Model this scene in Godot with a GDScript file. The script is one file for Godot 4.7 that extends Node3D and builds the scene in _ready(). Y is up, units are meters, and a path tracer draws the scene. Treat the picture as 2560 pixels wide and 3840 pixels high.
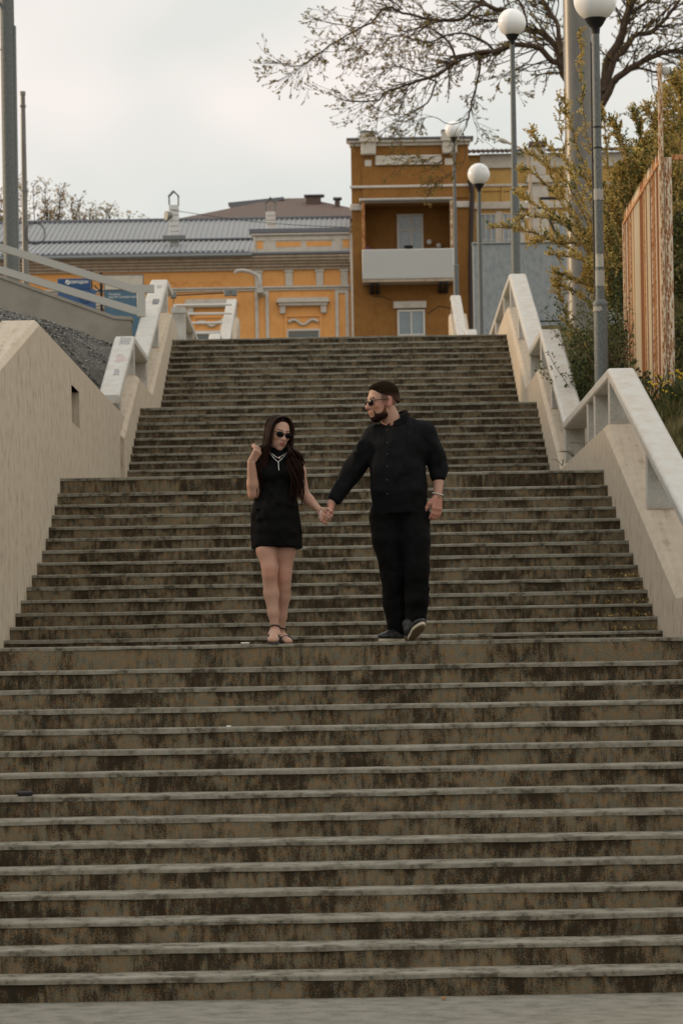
extends Node3D
# A broad outdoor stair with a couple walking down; world: x right, y up, -z away from the camera, metres.

# ---------------------------------------------------------------- mesh builder
class B:
	var v := PackedVector3Array()
	var n := PackedVector3Array()
	var uv := PackedVector2Array()
	var c := PackedColorArray()
	var ix := PackedInt32Array()
	var tint := Color.WHITE
	var use_uv := false
	var use_c := false
	func put(p: Vector3, nn: Vector3, u := Vector2.ZERO) -> int:
		v.append(p); n.append(nn); uv.append(u); c.append(tint)
		return v.size() - 1
	func tri(a: Vector3, b: Vector3, d: Vector3) -> void:
		var nn := (b - a).cross(d - a).normalized()
		var i := put(a, nn); put(b, nn); put(d, nn)
		ix.append(i); ix.append(i + 2); ix.append(i + 1)
	func quad(a: Vector3, b: Vector3, d: Vector3, e: Vector3, ua := Vector2.ZERO, ub := Vector2.ZERO, ud := Vector2.ZERO, ue := Vector2.ZERO) -> void:
		var nn := (d - a).cross(e - b).normalized()
		var i := put(a, nn, ua); put(b, nn, ub); put(d, nn, ud); put(e, nn, ue)
		ix.append_array(PackedInt32Array([i, i + 2, i + 1, i, i + 3, i + 2]))
	# box with chamfered edges
	func box(at: Vector3, size: Vector3, bev := 0.0, bs := Basis()) -> void:
		var h := size * 0.5
		var g := minf(bev, minf(h.x, minf(h.y, h.z)) * 0.9)
		var ax := [Vector3(1, 0, 0), Vector3(0, 1, 0), Vector3(0, 0, 1)]
		for k in 3:
			for s in [-1.0, 1.0]:
				var w: Vector3 = ax[k] * s
				var u: Vector3 = ax[(k + 1) % 3]
				var t: Vector3 = ax[(k + 2) % 3] * s
				var o: Vector3 = w * h[k]
				var hu: Vector3 = u * (h[(k + 1) % 3] - g)
				var ht: Vector3 = t * (h[(k + 2) % 3] - g)
				quad(at + bs * (o - hu - ht), at + bs * (o + hu - ht), at + bs * (o + hu + ht), at + bs * (o - hu + ht))
		if g <= 0.0:
			return
		for k in 3:
			var a1 := (k + 1) % 3
			var a2 := (k + 2) % 3
			for s1 in [-1.0, 1.0]:
				for s2 in [-1.0, 1.0]:
					var e: Vector3 = ax[k] * (h[k] - g)
					var p: Vector3 = ax[a1] * s1 * h[a1] + ax[a2] * s2 * (h[a2] - g)
					var q: Vector3 = ax[a1] * s1 * (h[a1] - g) + ax[a2] * s2 * h[a2]
					if s1 * s2 > 0:
						quad2(at, bs, p, q, e)
					else:
						quad2(at, bs, q, p, e)
		for sx in [-1.0, 1.0]:
			for sy in [-1.0, 1.0]:
				for sz in [-1.0, 1.0]:
					var a := Vector3(sx * h.x, sy * (h.y - g), sz * (h.z - g))
					var b2 := Vector3(sx * (h.x - g), sy * h.y, sz * (h.z - g))
					var d := Vector3(sx * (h.x - g), sy * (h.y - g), sz * h.z)
					if sx * sy * sz > 0:
						tri(at + bs * a, at + bs * b2, at + bs * d)
					else:
						tri(at + bs * a, at + bs * d, at + bs * b2)
	func quad2(at: Vector3, bs: Basis, p: Vector3, q: Vector3, e: Vector3) -> void:
		quad(at + bs * (p - e), at + bs * (q - e), at + bs * (q + e), at + bs * (p + e))
	# box between two corners
	func span(x0: float, x1: float, y0: float, y1: float, z0: float, z1: float, bev := 0.0) -> void:
		box(Vector3((x0 + x1) / 2, (y0 + y1) / 2, -(z0 + z1) / 2), Vector3(absf(x1 - x0), absf(y1 - y0), absf(z1 - z0)), bev)
	# polygon in x,y (anticlockwise seen from +z) pushed from depth z0 (near) to z1 (far)
	func prism_xy(poly: PackedVector2Array, z0: float, z1: float) -> void:
		if Geometry2D.is_polygon_clockwise(poly):
			poly.reverse()
		var t := Geometry2D.triangulate_polygon(poly)
		for k in range(0, t.size(), 3):
			var p := [poly[t[k]], poly[t[k + 1]], poly[t[k + 2]]]
			if (p[1] - p[0]).cross(p[2] - p[0]) < 0:
				p = [p[0], p[2], p[1]]
			tri(Vector3(p[0].x, p[0].y, -z0), Vector3(p[1].x, p[1].y, -z0), Vector3(p[2].x, p[2].y, -z0))
			tri(Vector3(p[0].x, p[0].y, -z1), Vector3(p[2].x, p[2].y, -z1), Vector3(p[1].x, p[1].y, -z1))
		for k in poly.size():
			var a := poly[k]
			var d := poly[(k + 1) % poly.size()]
			quad(Vector3(a.x, a.y, -z1), Vector3(d.x, d.y, -z1), Vector3(d.x, d.y, -z0), Vector3(a.x, a.y, -z0))
	func tube(pts: PackedVector3Array, rad: PackedFloat32Array, sides := 6, cap := true) -> void:
		var m := pts.size()
		var up := Vector3(0.13, 0.2, 1).normalized()
		var base := v.size()
		for k in m:
			var d := (pts[mini(k + 1, m - 1)] - pts[maxi(k - 1, 0)]).normalized()
			var a := up.cross(d)
			if a.length() < 0.05:
				a = Vector3(1, 0.1, 0).cross(d)
			a = a.normalized()
			var b2 := d.cross(a)
			up = b2
			for s in sides:
				var t := TAU * s / sides
				var nn := a * cos(t) + b2 * sin(t)
				put(pts[k] + nn * rad[k], nn, Vector2(float(s) / sides, k))
		for k in m - 1:
			for s in sides:
				var i := base + k * sides + s
				var j := base + k * sides + (s + 1) % sides
				ix.append_array(PackedInt32Array([i, i + sides, j, j, i + sides, j + sides]))
		if cap:
			for e in [0, m - 1]:
				var d := (pts[1] - pts[0]).normalized() * -1.0 if e == 0 else (pts[m - 1] - pts[m - 2]).normalized()
				var ci := put(pts[e], d)
				var ring := []
				for s in sides:
					ring.append(put(v[base + e * sides + s], d))
				for s in sides:
					var i: int = ring[s]
					var j: int = ring[(s + 1) % sides]
					if e == 0:
						ix.append_array(PackedInt32Array([ci, i, j]))
					else:
						ix.append_array(PackedInt32Array([ci, j, i]))
	func rod(a: Vector3, b2: Vector3, r: float, sides := 8) -> void:
		tube(PackedVector3Array([a, b2]), PackedFloat32Array([r, r]), sides)
	# profile of (radius, height) turned about the vertical through at
	func lathe(prof: PackedVector2Array, at: Vector3, segs := 20) -> void:
		var m := prof.size()
		var base := v.size()
		for k in m:
			var d := (prof[mini(k + 1, m - 1)] - prof[maxi(k - 1, 0)]).normalized()
			for s in segs:
				var t := TAU * s / segs
				var nn := Vector3(cos(t) * d.y, -d.x, sin(t) * d.y)
				put(at + Vector3(cos(t) * prof[k].x, prof[k].y, sin(t) * prof[k].x), nn)
		for k in m - 1:
			for s in segs:
				var i := base + k * segs + s
				var j := base + k * segs + (s + 1) % segs
				ix.append_array(PackedInt32Array([i, j, i + segs, j, j + segs, i + segs]))
	func ball(at: Vector3, r: Vector3, bs := Basis(), rings := 10, segs := 16) -> void:
		var base := v.size()
		for k in rings + 1:
			var f := PI * k / rings
			for s in segs:
				var t := TAU * s / segs
				var d := Vector3(sin(f) * cos(t), cos(f), sin(f) * sin(t))
				put(at + bs * (d * r), (bs * (d / r)).normalized())
		for k in rings:
			for s in segs:
				var i := base + k * segs + s
				var j := base + k * segs + (s + 1) % segs
				ix.append_array(PackedInt32Array([i, i + segs, j, j, i + segs, j + segs]))
	func leaf(at: Vector3, dir: Vector3, side: Vector3, l: float, w: float) -> void:
		var m := at + dir * l * 0.5
		var t := at + dir * l
		var nn := dir.cross(side).normalized()
		var f := nn * w * 0.25
		var i := put(at, nn)
		put(m + side * w * 0.5 + f, nn); put(t, nn); put(m - side * w * 0.5 + f, nn)
		ix.append_array(PackedInt32Array([i, i + 1, i + 2, i, i + 2, i + 3]))
	func merge(o: B, t: Transform3D) -> void:
		var base := v.size()
		for k in o.v.size():
			v.append(t * o.v[k]); n.append((t.basis * o.n[k]).normalized()); uv.append(o.uv[k]); c.append(o.c[k])
		for k in o.ix:
			ix.append(k + base)
	func arrays(origin: Vector3) -> Array:
		var a := []
		a.resize(Mesh.ARRAY_MAX)
		var w := v
		if origin != Vector3.ZERO:
			w = PackedVector3Array()
			w.resize(v.size())
			for k in v.size():
				w[k] = v[k] - origin
		a[Mesh.ARRAY_VERTEX] = w
		a[Mesh.ARRAY_NORMAL] = n
		if use_uv:
			a[Mesh.ARRAY_TEX_UV] = uv
		if use_c:
			a[Mesh.ARRAY_COLOR] = c
		a[Mesh.ARRAY_INDEX] = ix
		return a
	func mesh(origin := Vector3.ZERO) -> ArrayMesh:
		var m := ArrayMesh.new()
		m.add_surface_from_arrays(Mesh.PRIMITIVE_TRIANGLES, arrays(origin))
		return m

# ---------------------------------------------------------------- scene helpers
var rng := RandomNumberGenerator.new()
var taken := {}

func V(x: float, y: float, z: float) -> Vector3:
	return Vector3(x, y, -z)

func numbered(called: String) -> String:
	if not taken.has(called):
		taken[called] = 0
		return called
	taken[called] += 1
	return "%s_%03d" % [called, taken[called]]

func thing(called: String, label: String, category: String, at := Vector3.ZERO, group := "") -> Node3D:
	var o := Node3D.new()
	o.name = numbered(called)
	add_child(o)
	o.position = at
	tag(o, label, category, group)
	return o

func tag(o: Node3D, label: String, category: String, group := "") -> void:
	if label:
		o.set_meta("label", label)
	if category:
		o.set_meta("category", category)
	if group:
		o.set_meta("group", group)

# a part of a thing; b is in world coordinates
func part(owner_: Node3D, called: String, b: B, m: Material, kind := "", label := "") -> MeshInstance3D:
	var o := MeshInstance3D.new()
	var base := Vector3.ZERO
	var p: Node = owner_
	while p is Node3D and p != self:
		base += (p as Node3D).position
		p = p.get_parent()
	o.mesh = b.mesh(base)
	o.material_override = m
	put_part(owner_, called, o)
	if kind:
		o.set_meta("kind", kind)
	if label:
		o.set_meta("label", label)
	return o

func put_part(owner_: Node3D, called: String, o: Node3D) -> void:
	var k := 0
	var nm := called
	while owner_.has_node(NodePath(nm)):
		k += 1
		nm = "%s_%03d" % [called, k]
	o.name = nm
	owner_.add_child(o)

func single(called: String, b: B, m: Material, label: String, category: String, group := "", kind := "") -> MeshInstance3D:
	var o := MeshInstance3D.new()
	o.name = numbered(called)
	o.mesh = b.mesh()
	o.material_override = m
	add_child(o)
	tag(o, label, category, group)
	if kind:
		o.set_meta("kind", kind)
	return o

# ---------------------------------------------------------------- materials
func lin(r: float, g: float, b: float) -> Color:
	return Color(r, g, b).linear_to_srgb()

func flat(col: Color, rough := 0.85, metal := 0.0, spec := 0.4) -> StandardMaterial3D:
	var m := StandardMaterial3D.new()
	m.albedo_color = col
	m.roughness = rough
	m.metallic = metal
	m.metallic_specular = spec
	return m

func noise_bytes(w: int, h: int, freq: float, oct: int, sd: int, stretch := 1.0, type := FastNoiseLite.TYPE_SIMPLEX_SMOOTH, stretch_x := 1.0) -> PackedByteArray:
	var f := FastNoiseLite.new()
	f.seed = sd
	f.noise_type = type
	f.frequency = freq
	f.fractal_octaves = oct
	f.fractal_type = FastNoiseLite.FRACTAL_FBM if oct > 1 else FastNoiseLite.FRACTAL_NONE
	var im := f.get_seamless_image(maxi(8, int(w / stretch_x)), maxi(8, int(h / stretch)), false, false, 0.15)
	if stretch != 1.0 or stretch_x != 1.0:
		im.resize(w, h, Image.INTERPOLATE_CUBIC)
	im.convert(Image.FORMAT_L8)
	return im.get_data()

# layers: [freq, octaves, stretch_y, weight, (stretch_x)]; ramp: colours over 0..1 (sRGB); returns [albedo texture, height texture]
func noise_tex(w: int, h: int, layers: Array, ramp: Array, sd: int, gain := 1.0, want_height := false) -> Array:
	var acc := PackedFloat32Array()
	acc.resize(w * h)
	acc.fill(0.5)
	var k := 0
	for l in layers:
		var d := noise_bytes(w, h, l[0], l[1], sd + k * 17, l[2], FastNoiseLite.TYPE_SIMPLEX_SMOOTH, l[4] if l.size() > 4 else 1.0)
		var wt: float = l[3] * gain / 128.0
		for i in w * h:
			acc[i] += (d[i] - 128) * wt
		k += 1
	var lut := []
	for i in 256:
		var t := i / 255.0 * (ramp.size() - 1)
		var j := mini(int(t), ramp.size() - 2)
		lut.append((ramp[j] as Color).lerp(ramp[j + 1], t - j))
	var r := PackedByteArray()
	var g := PackedByteArray()
	var bl := PackedByteArray()
	for i in 256:
		r.append(int(lut[i].r * 255)); g.append(int(lut[i].g * 255)); bl.append(int(lut[i].b * 255))
	var out := PackedByteArray()
	out.resize(w * h * 3)
	for i in w * h:
		var q := clampi(int(acc[i] * 255.0), 0, 255)
		out[i * 3] = r[q]
		out[i * 3 + 1] = g[q]
		out[i * 3 + 2] = bl[q]
	var res := [ImageTexture.create_from_image(Image.create_from_data(w, h, false, Image.FORMAT_RGB8, out))]
	if want_height:
		var hb := PackedByteArray()
		hb.resize(w * h)
		for i in w * h:
			hb[i] = clampi(int(acc[i] * 255.0), 0, 255)
		res.append(ImageTexture.create_from_image(Image.create_from_data(w, h, false, Image.FORMAT_L8, hb)))
	return res

func tri_mat(tex: Array, metres: float, rough := 0.9, bump := 0.0, spec := 0.35) -> StandardMaterial3D:
	var m := StandardMaterial3D.new()
	m.albedo_texture = tex[0]
	m.roughness = rough
	m.metallic_specular = spec
	m.uv1_triplanar = true
	m.uv1_world_triplanar = true
	m.uv1_scale = Vector3.ONE / metres
	if bump > 0.0 and tex.size() > 1:
		m.heightmap_enabled = true
		m.heightmap_texture = tex[1]
		m.heightmap_scale = bump
	return m

func tinted(m: StandardMaterial3D, col: Color) -> StandardMaterial3D:
	var t: StandardMaterial3D = m.duplicate()
	t.albedo_color = col
	return t

var M := {}

func S(r: int, g: int, b: int) -> Color:
	return Color8(r, g, b)

func make_materials() -> void:
	# light, worn concrete of treads and nosings
	var t := noise_tex(512, 512, [[0.012, 4, 1.0, 0.65], [0.06, 3, 1.0, 0.42], [0.4, 1, 1.0, 0.18]], [S(72, 67, 57), S(113, 109, 97), S(124, 121, 109), S(134, 131, 120)], 3, 1.0, true)
	M.tread = tri_mat(t, 1.7, 0.93, 0.12)
	# cream painted concrete with vertical board marks
	t = noise_tex(1024, 1024, [[0.012, 3, 1.0, 0.26], [0.03, 3, 22.0, 0.26], [0.11, 2, 30.0, 0.14], [0.3, 1, 1.0, 0.08]], [S(134, 120, 102), S(174, 161, 143), S(183, 171, 154), S(192, 181, 165)], 11, 1.0, true)
	M.board = tri_mat(t, 2.6, 0.9, 0.25)
	t = noise_tex(512, 512, [[0.014, 3, 1.0, 0.35], [0.05, 3, 0.2, 0.35], [0.35, 1, 1.0, 0.22]], [S(126, 112, 95), S(168, 155, 138), S(178, 166, 150), S(188, 177, 162)], 12, 1.0, true)
	M.wall_top = tri_mat(t, 1.3, 0.92, 0.3)
	# white enamel of the rails, worn
	t = noise_tex(1024, 1024, [[0.007, 4, 1.0, 0.34], [0.04, 4, 0.4, 0.22], [0.25, 2, 1.0, 0.08]], [S(150, 135, 119), S(170, 161, 150), S(177, 175, 169), S(180, 181, 177), S(187, 189, 185)], 21, 1.0, true)
	M.rail = tri_mat(t, 1.9, 0.55, 0.05)
	t = noise_tex(256, 256, [[0.01, 3, 1.0, 0.5], [0.1, 3, 1.0, 0.3]], [S(156, 150, 141), S(178, 175, 168), S(190, 188, 183)], 22)
	M.fin = tri_mat(t, 1.1, 0.6)
	t = noise_tex(512, 512, [[0.01, 4, 1.0, 0.22], [0.2, 2, 1.0, 0.16]], [S(124, 119, 109), S(150, 145, 134), S(162, 157, 146)], 31, 1.0, true)
	M.grey_wall = tri_mat(t, 2.4, 0.92, 0.1)
	t = noise_tex(512, 512, [[0.02, 4, 2.0, 0.3], [0.07, 3, 2.5, 0.26], [0.3, 1, 1.0, 0.14]], [S(112, 117, 120), S(138, 144, 147), S(148, 153, 155), S(158, 162, 163)], 41, 1.0, true)
	M.stucco = tri_mat(t, 1.8, 0.95, 0.5)
	t = noise_tex(512, 512, [[0.01, 4, 1.0, 0.16], [0.05, 3, 3.0, 0.08], [0.4, 1, 1.0, 0.06]], [S(198, 134, 74), S(222, 162, 98), S(228, 170, 108)], 51)
	M.yellow = tri_mat(t, 3.2, 0.92)
	t = noise_tex(512, 512, [[0.012, 4, 1.0, 0.2], [0.05, 3, 4.0, 0.12], [0.4, 1, 1.0, 0.08]], [S(114, 77, 38), S(139, 98, 52), S(149, 108, 60)], 52)
	M.ochre = tri_mat(t, 3.0, 0.92)
	t = noise_tex(512, 512, [[0.012, 4, 1.0, 0.2], [0.05, 3, 4.0, 0.12]], [S(150, 116, 60), S(184, 150, 92), S(192, 158, 100)], 53)
	M.sand = tri_mat(t, 3.0, 0.92)
	t = noise_tex(512, 512, [[0.012, 4, 1.0, 0.14], [0.06, 4, 3.0, 0.10], [0.3, 1, 1.0, 0.05]], [S(146, 136, 122), S(196, 189, 178), S(204, 199, 190)], 54)
	M.trim = tri_mat(t, 2.2, 0.9)
	t = noise_tex(256, 256, [[0.02, 4, 1.0, 0.4], [0.06, 4, 3.0, 0.3]], [S(150, 132, 114), S(176, 159, 140), S(184, 168, 150)], 55)
	M.cornice = tri_mat(t, 2.0, 0.9)
	# galvanised poles
	t = noise_tex(512, 512, [[0.04, 4, 2.5, 0.5], [0.2, 3, 1.0, 0.4]], [S(76, 80, 81), S(98, 103, 103), S(108, 112, 112), S(128, 131, 130)], 61, 1.0, true)
	M.galv = tri_mat(t, 0.5, 0.6, 0.03)
	M.galv.metallic = 0.25
	t = noise_tex(256, 256, [[0.02, 4, 3.0, 0.5], [0.1, 3, 1.0, 0.3]], [S(92, 90, 86), S(106, 104, 99), S(114, 112, 107)], 62)
	M.mast = tri_mat(t, 1.6, 0.4, 0.0, 0.5)
	t = noise_tex(512, 512, [[0.03, 4, 6.0, 0.6], [0.1, 3, 4.0, 0.5], [0.3, 2, 1.0, 0.25]], [S(104, 58, 30), S(150, 96, 58), S(188, 168, 142), S(206, 196, 178), S(212, 204, 190)], 71, 1.1)
	M.rust = tri_mat(t, 0.7, 0.8)
	M.rusty = tinted(M.rust, Color(0.92, 0.74, 0.58))
	M.pale = tinted(M.rust, Color(1.0, 0.97, 0.93))
	M.picket = []
	for c in [S(210, 192, 164), S(182, 128, 78), S(214, 204, 186), S(158, 100, 60), S(202, 170, 126), S(194, 150, 100), S(128, 76, 50), S(210, 188, 152)]:
		M.picket.append(flat(c, 0.75))
	t = noise_tex(256, 256, [[0.05, 4, 4.0, 0.6], [0.2, 3, 1.0, 0.3]], [S(44, 36, 30), S(78, 64, 54), S(102, 86, 72)], 81, 1.0, true)
	M.bark = tri_mat(t, 0.5, 0.95, 0.6)
	M.twig = flat(lin(0.060, 0.045, 0.034), 0.95)
	M.stem = flat(lin(0.10, 0.075, 0.045), 0.95)
	M.globe = flat(lin(0.86, 0.87, 0.88), 0.1, 0.0, 0.5)
	M.black = flat(lin(0.012, 0.012, 0.013), 0.5)
	M.iron = flat(lin(0.02, 0.02, 0.022), 0.6)
	M.roof = flat(lin(0.235, 0.245, 0.255), 0.5, 0.1)
	M.roof_dark = flat(lin(0.15, 0.155, 0.175), 0.5, 0.2)
	t = noise_tex(256, 256, [[0.03, 3, 1.0, 0.3], [0.15, 2, 1.0, 0.4]], [S(78, 66, 62), S(100, 86, 80), S(112, 97, 91)], 91, 1.0, true)
	M.tile = tri_mat(t, 1.6, 0.85, 1.0)
	M.white_metal = flat(lin(0.60, 0.60, 0.58), 0.5)
	M.grey_metal = flat(lin(0.18, 0.19, 0.19), 0.5, 0.3)
	M.shutter = flat(lin(0.17, 0.185, 0.18), 0.6)
	M.frame = flat(lin(0.56, 0.54, 0.50), 0.6)
	M.curtain = flat(lin(0.15, 0.18, 0.195), 0.9)
	M.room = flat(lin(0.05, 0.055, 0.06), 0.9)
	M.sash = flat(lin(0.09, 0.115, 0.13), 0.9)
	M.scrap = flat(lin(0.34, 0.33, 0.30), 0.85)
	M.glass = flat(Color(0.75, 0.82, 0.85, 0.22), 0.05, 0.0, 0.5)
	M.glass.transparency = BaseMaterial3D.TRANSPARENCY_ALPHA
	M.pipe_brown = flat(lin(0.035, 0.022, 0.018), 0.5)
	M.white_paint = flat(lin(0.62, 0.61, 0.58), 0.6)
	M.blue = flat(S(46, 78, 122), 0.5)
	M.blue_pale = flat(S(76, 108, 130), 0.5)
	M.paper = flat(S(226, 224, 218), 0.8)
	t = noise_tex(512, 512, [[0.02, 4, 1.0, 0.45], [0.15, 2, 1.0, 0.25], [0.4, 1, 1.0, 0.15]], [S(92, 89, 80), S(117, 114, 104), S(128, 125, 115)], 95, 1.0, true)
	M.pavement = tri_mat(t, 2.3, 0.92, 0.1)
	t = noise_tex(512, 512, [[0.03, 4, 1.0, 0.5], [0.25, 2, 1.0, 0.5]], [S(52, 50, 47), S(86, 83, 79), S(112, 108, 103)], 96, 1.0, true)
	M.gravel_bed = tri_mat(t, 1.4, 0.95, 2.0)
	t = noise_tex(512, 512, [[0.02, 4, 1.0, 0.5], [0.2, 2, 1.0, 0.4]], [S(60, 56, 34), S(92, 86, 54), S(112, 104, 72)], 97, 1.0, true)
	M.soil = tri_mat(t, 2.0, 0.95, 2.0)
	t = noise_tex(256, 256, [[0.016, 2, 1.0, 0.9], [0.03, 2, 2.5, 0.35]], [S(128, 128, 128), S(128, 128, 128)], 120, 1.0, true)
	M.folds = t[1]
	M.riser = riser_material()

# one strip of grime per row; u runs along a step, each row a different step
const ROWS := 20
func riser_material() -> StandardMaterial3D:
	var w := 2048
	var h := ROWS * 40
	var fine := noise_bytes(w, h, 0.22, 2, 501)
	var mid := noise_bytes(w, h, 0.045, 3, 502, 2.0)
	var st := noise_bytes(w, h, 0.06, 3, 503, 6.0)
	var thin := noise_bytes(w, h, 0.2, 2, 504, 8.0)
	var big := noise_bytes(w, h, 0.007, 4, 505, 1.0)
	var tops := noise_bytes(w, h, 0.035, 3, 506, 10.0)
	var out := PackedByteArray()
	out.resize(w * h * 3)
	var ra := [113.0, 101.0, 81.0]
	var rb := [48.0, 40.0, 29.0]
	for y in h:
		var row := y / 40
		var f := (y % 40) / 39.0      # 0 at the nosing, 1 at the foot
		var bias := [0.0, -0.05, 0.08, 0.02, -0.1, 0.12, 0.0, 0.06, -0.06, 0.1, 0.03, -0.02, 0.09, -0.08, 0.05, 0.0, 0.07, -0.03, 0.04, -0.34][row] as float
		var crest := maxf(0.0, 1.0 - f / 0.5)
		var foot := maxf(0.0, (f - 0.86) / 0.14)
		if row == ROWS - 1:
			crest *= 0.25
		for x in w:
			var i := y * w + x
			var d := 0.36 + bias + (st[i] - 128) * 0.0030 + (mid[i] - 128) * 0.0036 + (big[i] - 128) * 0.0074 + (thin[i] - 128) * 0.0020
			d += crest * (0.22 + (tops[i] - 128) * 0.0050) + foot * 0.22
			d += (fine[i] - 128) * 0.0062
			d = clampf(d, 0.0, 1.0)
			var k := 1.0 + (fine[i] - 128) * 0.0012
			var warm := (big[(i * 7 + 9001) % (w * h)] - 128) * 0.0010
			out[i * 3] = clampi(int(lerpf(ra[0], rb[0], d) * k * (1.0 + warm)), 0, 255)
			out[i * 3 + 1] = clampi(int(lerpf(ra[1], rb[1], d) * k), 0, 255)
			out[i * 3 + 2] = clampi(int(lerpf(ra[2], rb[2], d) * k * (1.0 - warm)), 0, 255)
	var m := StandardMaterial3D.new()
	m.albedo_texture = ImageTexture.create_from_image(Image.create_from_data(w, h, false, Image.FORMAT_RGB8, out))
	m.roughness = 0.95
	m.metallic_specular = 0.3
	return m

# ---------------------------------------------------------------- stair
const R := 0.13395
const T := 0.348
# flights: depth of the first nosing, level below, number of steps, height of the last riser
const FL := [[18.328, 0.0, 15, 0.1674], [30.68, 2.0427, 14, 0.1876], [43.27, 3.9717, 13, 0.13395], [51.53, 5.713, 14, 0.13395], [78.1, 7.588, 14, 0.13395], [89.0, 9.463, 15, 0.13395]]
const LAND_END := [30.68, 43.27, 51.53, 78.1, 89.0, 100.0]

func wall_l(z: float) -> float:
	return lerpf(-3.62, -3.19, clampf((z - 27.0) / 8.0, 0, 1)) if z < 35.0 else -3.19

func wall_r(z: float) -> float:
	return lerpf(2.98, 2.635, clampf((z - 27.0) / 8.2, 0, 1)) if z < 35.2 else lerpf(2.635, 2.57, clampf((z - 35.2) / 21.0, 0, 1))

var step_no := 0
func step_mesh(zn: float, y: float, h: float, back: float, row: int, segs: int) -> ArrayMesh:
	var x0 := wall_l(zn) - 0.06
	var x1 := wall_r(zn) + 0.06
	var top := B.new()
	var face := B.new()
	face.use_uv = true
	var u0 := rng.randf() * 3.0
	var flip := -1.0 if rng.randf() < 0.5 else 1.0
	var band := 0.036 if row != ROWS - 1 else 0.03
	var rows := []
	var w1 := rng.randf() * TAU
	var w2 := rng.randf_range(0.7, 1.6)
	var tilt := rng.randf_range(-0.004, 0.004)
	for i in segs + 1:
		var x := lerpf(x0, x1, float(i) / segs)
		var jy := rng.randf_range(-0.003, 0.001) + 0.004 * sin(x * w2 + w1) + tilt * x * 0.4
		var jz := rng.randf_range(-0.004, 0.004) + 0.005 * sin(x * w2 * 1.7 + w1 * 2.0)
		if rng.randf() < 0.10:
			jz += rng.randf_range(0.004, 0.013)
			jy -= rng.randf_range(0.001, 0.006)
		var bb := band + rng.randf_range(-0.004, 0.004)
		rows.append([Vector3(x, y - h - 0.01, -(zn + 0.010)), Vector3(x, y - bb, -(zn + 0.010)), Vector3(x, y - bb + 0.003, -(zn + jz)), Vector3(x, y + jy - 0.010, -(zn + jz)), Vector3(x, y + jy - 0.002, -(zn + jz + 0.004)), Vector3(x, y + jy * 0.5, -(zn + jz + 0.014)), Vector3(x, y, -back)])
	var va := (row + 0.03) / ROWS
	var vb := (row + 0.97) / ROWS
	for i in segs:
		var a: Array = rows[i]
		var b: Array = rows[i + 1]
		var ua: float = u0 + flip * (a[0].x - x0) / 6.3
		var ub: float = u0 + flip * (b[0].x - x0) / 6.3
		face.quad(a[0], b[0], b[1], a[1], Vector2(ua, vb), Vector2(ub, vb), Vector2(ub, va), Vector2(ua, va))
		for k in range(1, 6):
			top.quad(a[k], b[k], b[k + 1], a[k + 1])
	var m := ArrayMesh.new()
	m.add_surface_from_arrays(Mesh.PRIMITIVE_TRIANGLES, face.arrays(Vector3.ZERO))
	m.add_surface_from_arrays(Mesh.PRIMITIVE_TRIANGLES, top.arrays(Vector3.ZERO))
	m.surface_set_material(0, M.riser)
	m.surface_set_material(1, M.tread)
	return m

func build_stairs() -> void:
	var names := ["lowest flight of dark stained concrete steps rising from the pavement", "flight of dirty concrete steps rising behind the couple", "middle flight of concrete steps above the heads of the couple", "topmost visible flight of concrete steps below the street houses", "hidden flight of steps beyond the top landing", "last flight of steps in front of the houses"]
	for f in FL.size():
		var th := thing("concrete_stairs", names[f], "stairs", V(0, FL[f][1], FL[f][0]))
		var n: int = FL[f][2]
		for k in n:
			var zn: float = FL[f][0] + k * T
			var last := k == n - 1
			var h: float = FL[f][3] if last else R
			var y: float = FL[f][1] + (k * R + h)
			var back: float = LAND_END[f] + 0.05 if last else zn + T + 0.05
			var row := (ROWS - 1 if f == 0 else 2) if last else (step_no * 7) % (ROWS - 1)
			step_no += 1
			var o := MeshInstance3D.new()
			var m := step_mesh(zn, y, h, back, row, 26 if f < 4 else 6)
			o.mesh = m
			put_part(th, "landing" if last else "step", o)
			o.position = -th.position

# ---------------------------------------------------------------- parapets
# wall along the stair: points (z, y of the top); xi gives the face towards the stair, grow = +1 outwards to the right
func wall_strip(b: B, pts: Array, xi: Callable, width: float, side: float, below: float, chamfer := 0.05) -> void:
	var rows := []
	for p in pts:
		var z: float = p[0]
		var y: float = p[1]
		var x: float = xi.call(z)
		rows.append([V(x, y - below, z), V(x, y - chamfer, z), V(x + side * chamfer, y, z), V(x + side * width, y, z), V(x + side * width, y - below, z)])
	for i in rows.size() - 1:
		for k in 4:
			var a: Vector3 = rows[i][k]
			var d: Vector3 = rows[i][k + 1]
			var e: Vector3 = rows[i + 1][k + 1]
			var g: Vector3 = rows[i + 1][k]
			if side > 0:
				b.quad(a, d, e, g)
			else:
				b.quad(a, g, e, d)
	for e in [0, rows.size() - 1]:
		var r: Array = rows[e]
		var near: bool = e == 0
		for k in range(1, 4):
			if near == (side > 0):
				b.tri(r[0], r[k + 1], r[k])
			else:
				b.tri(r[0], r[k], r[k + 1])

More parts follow.
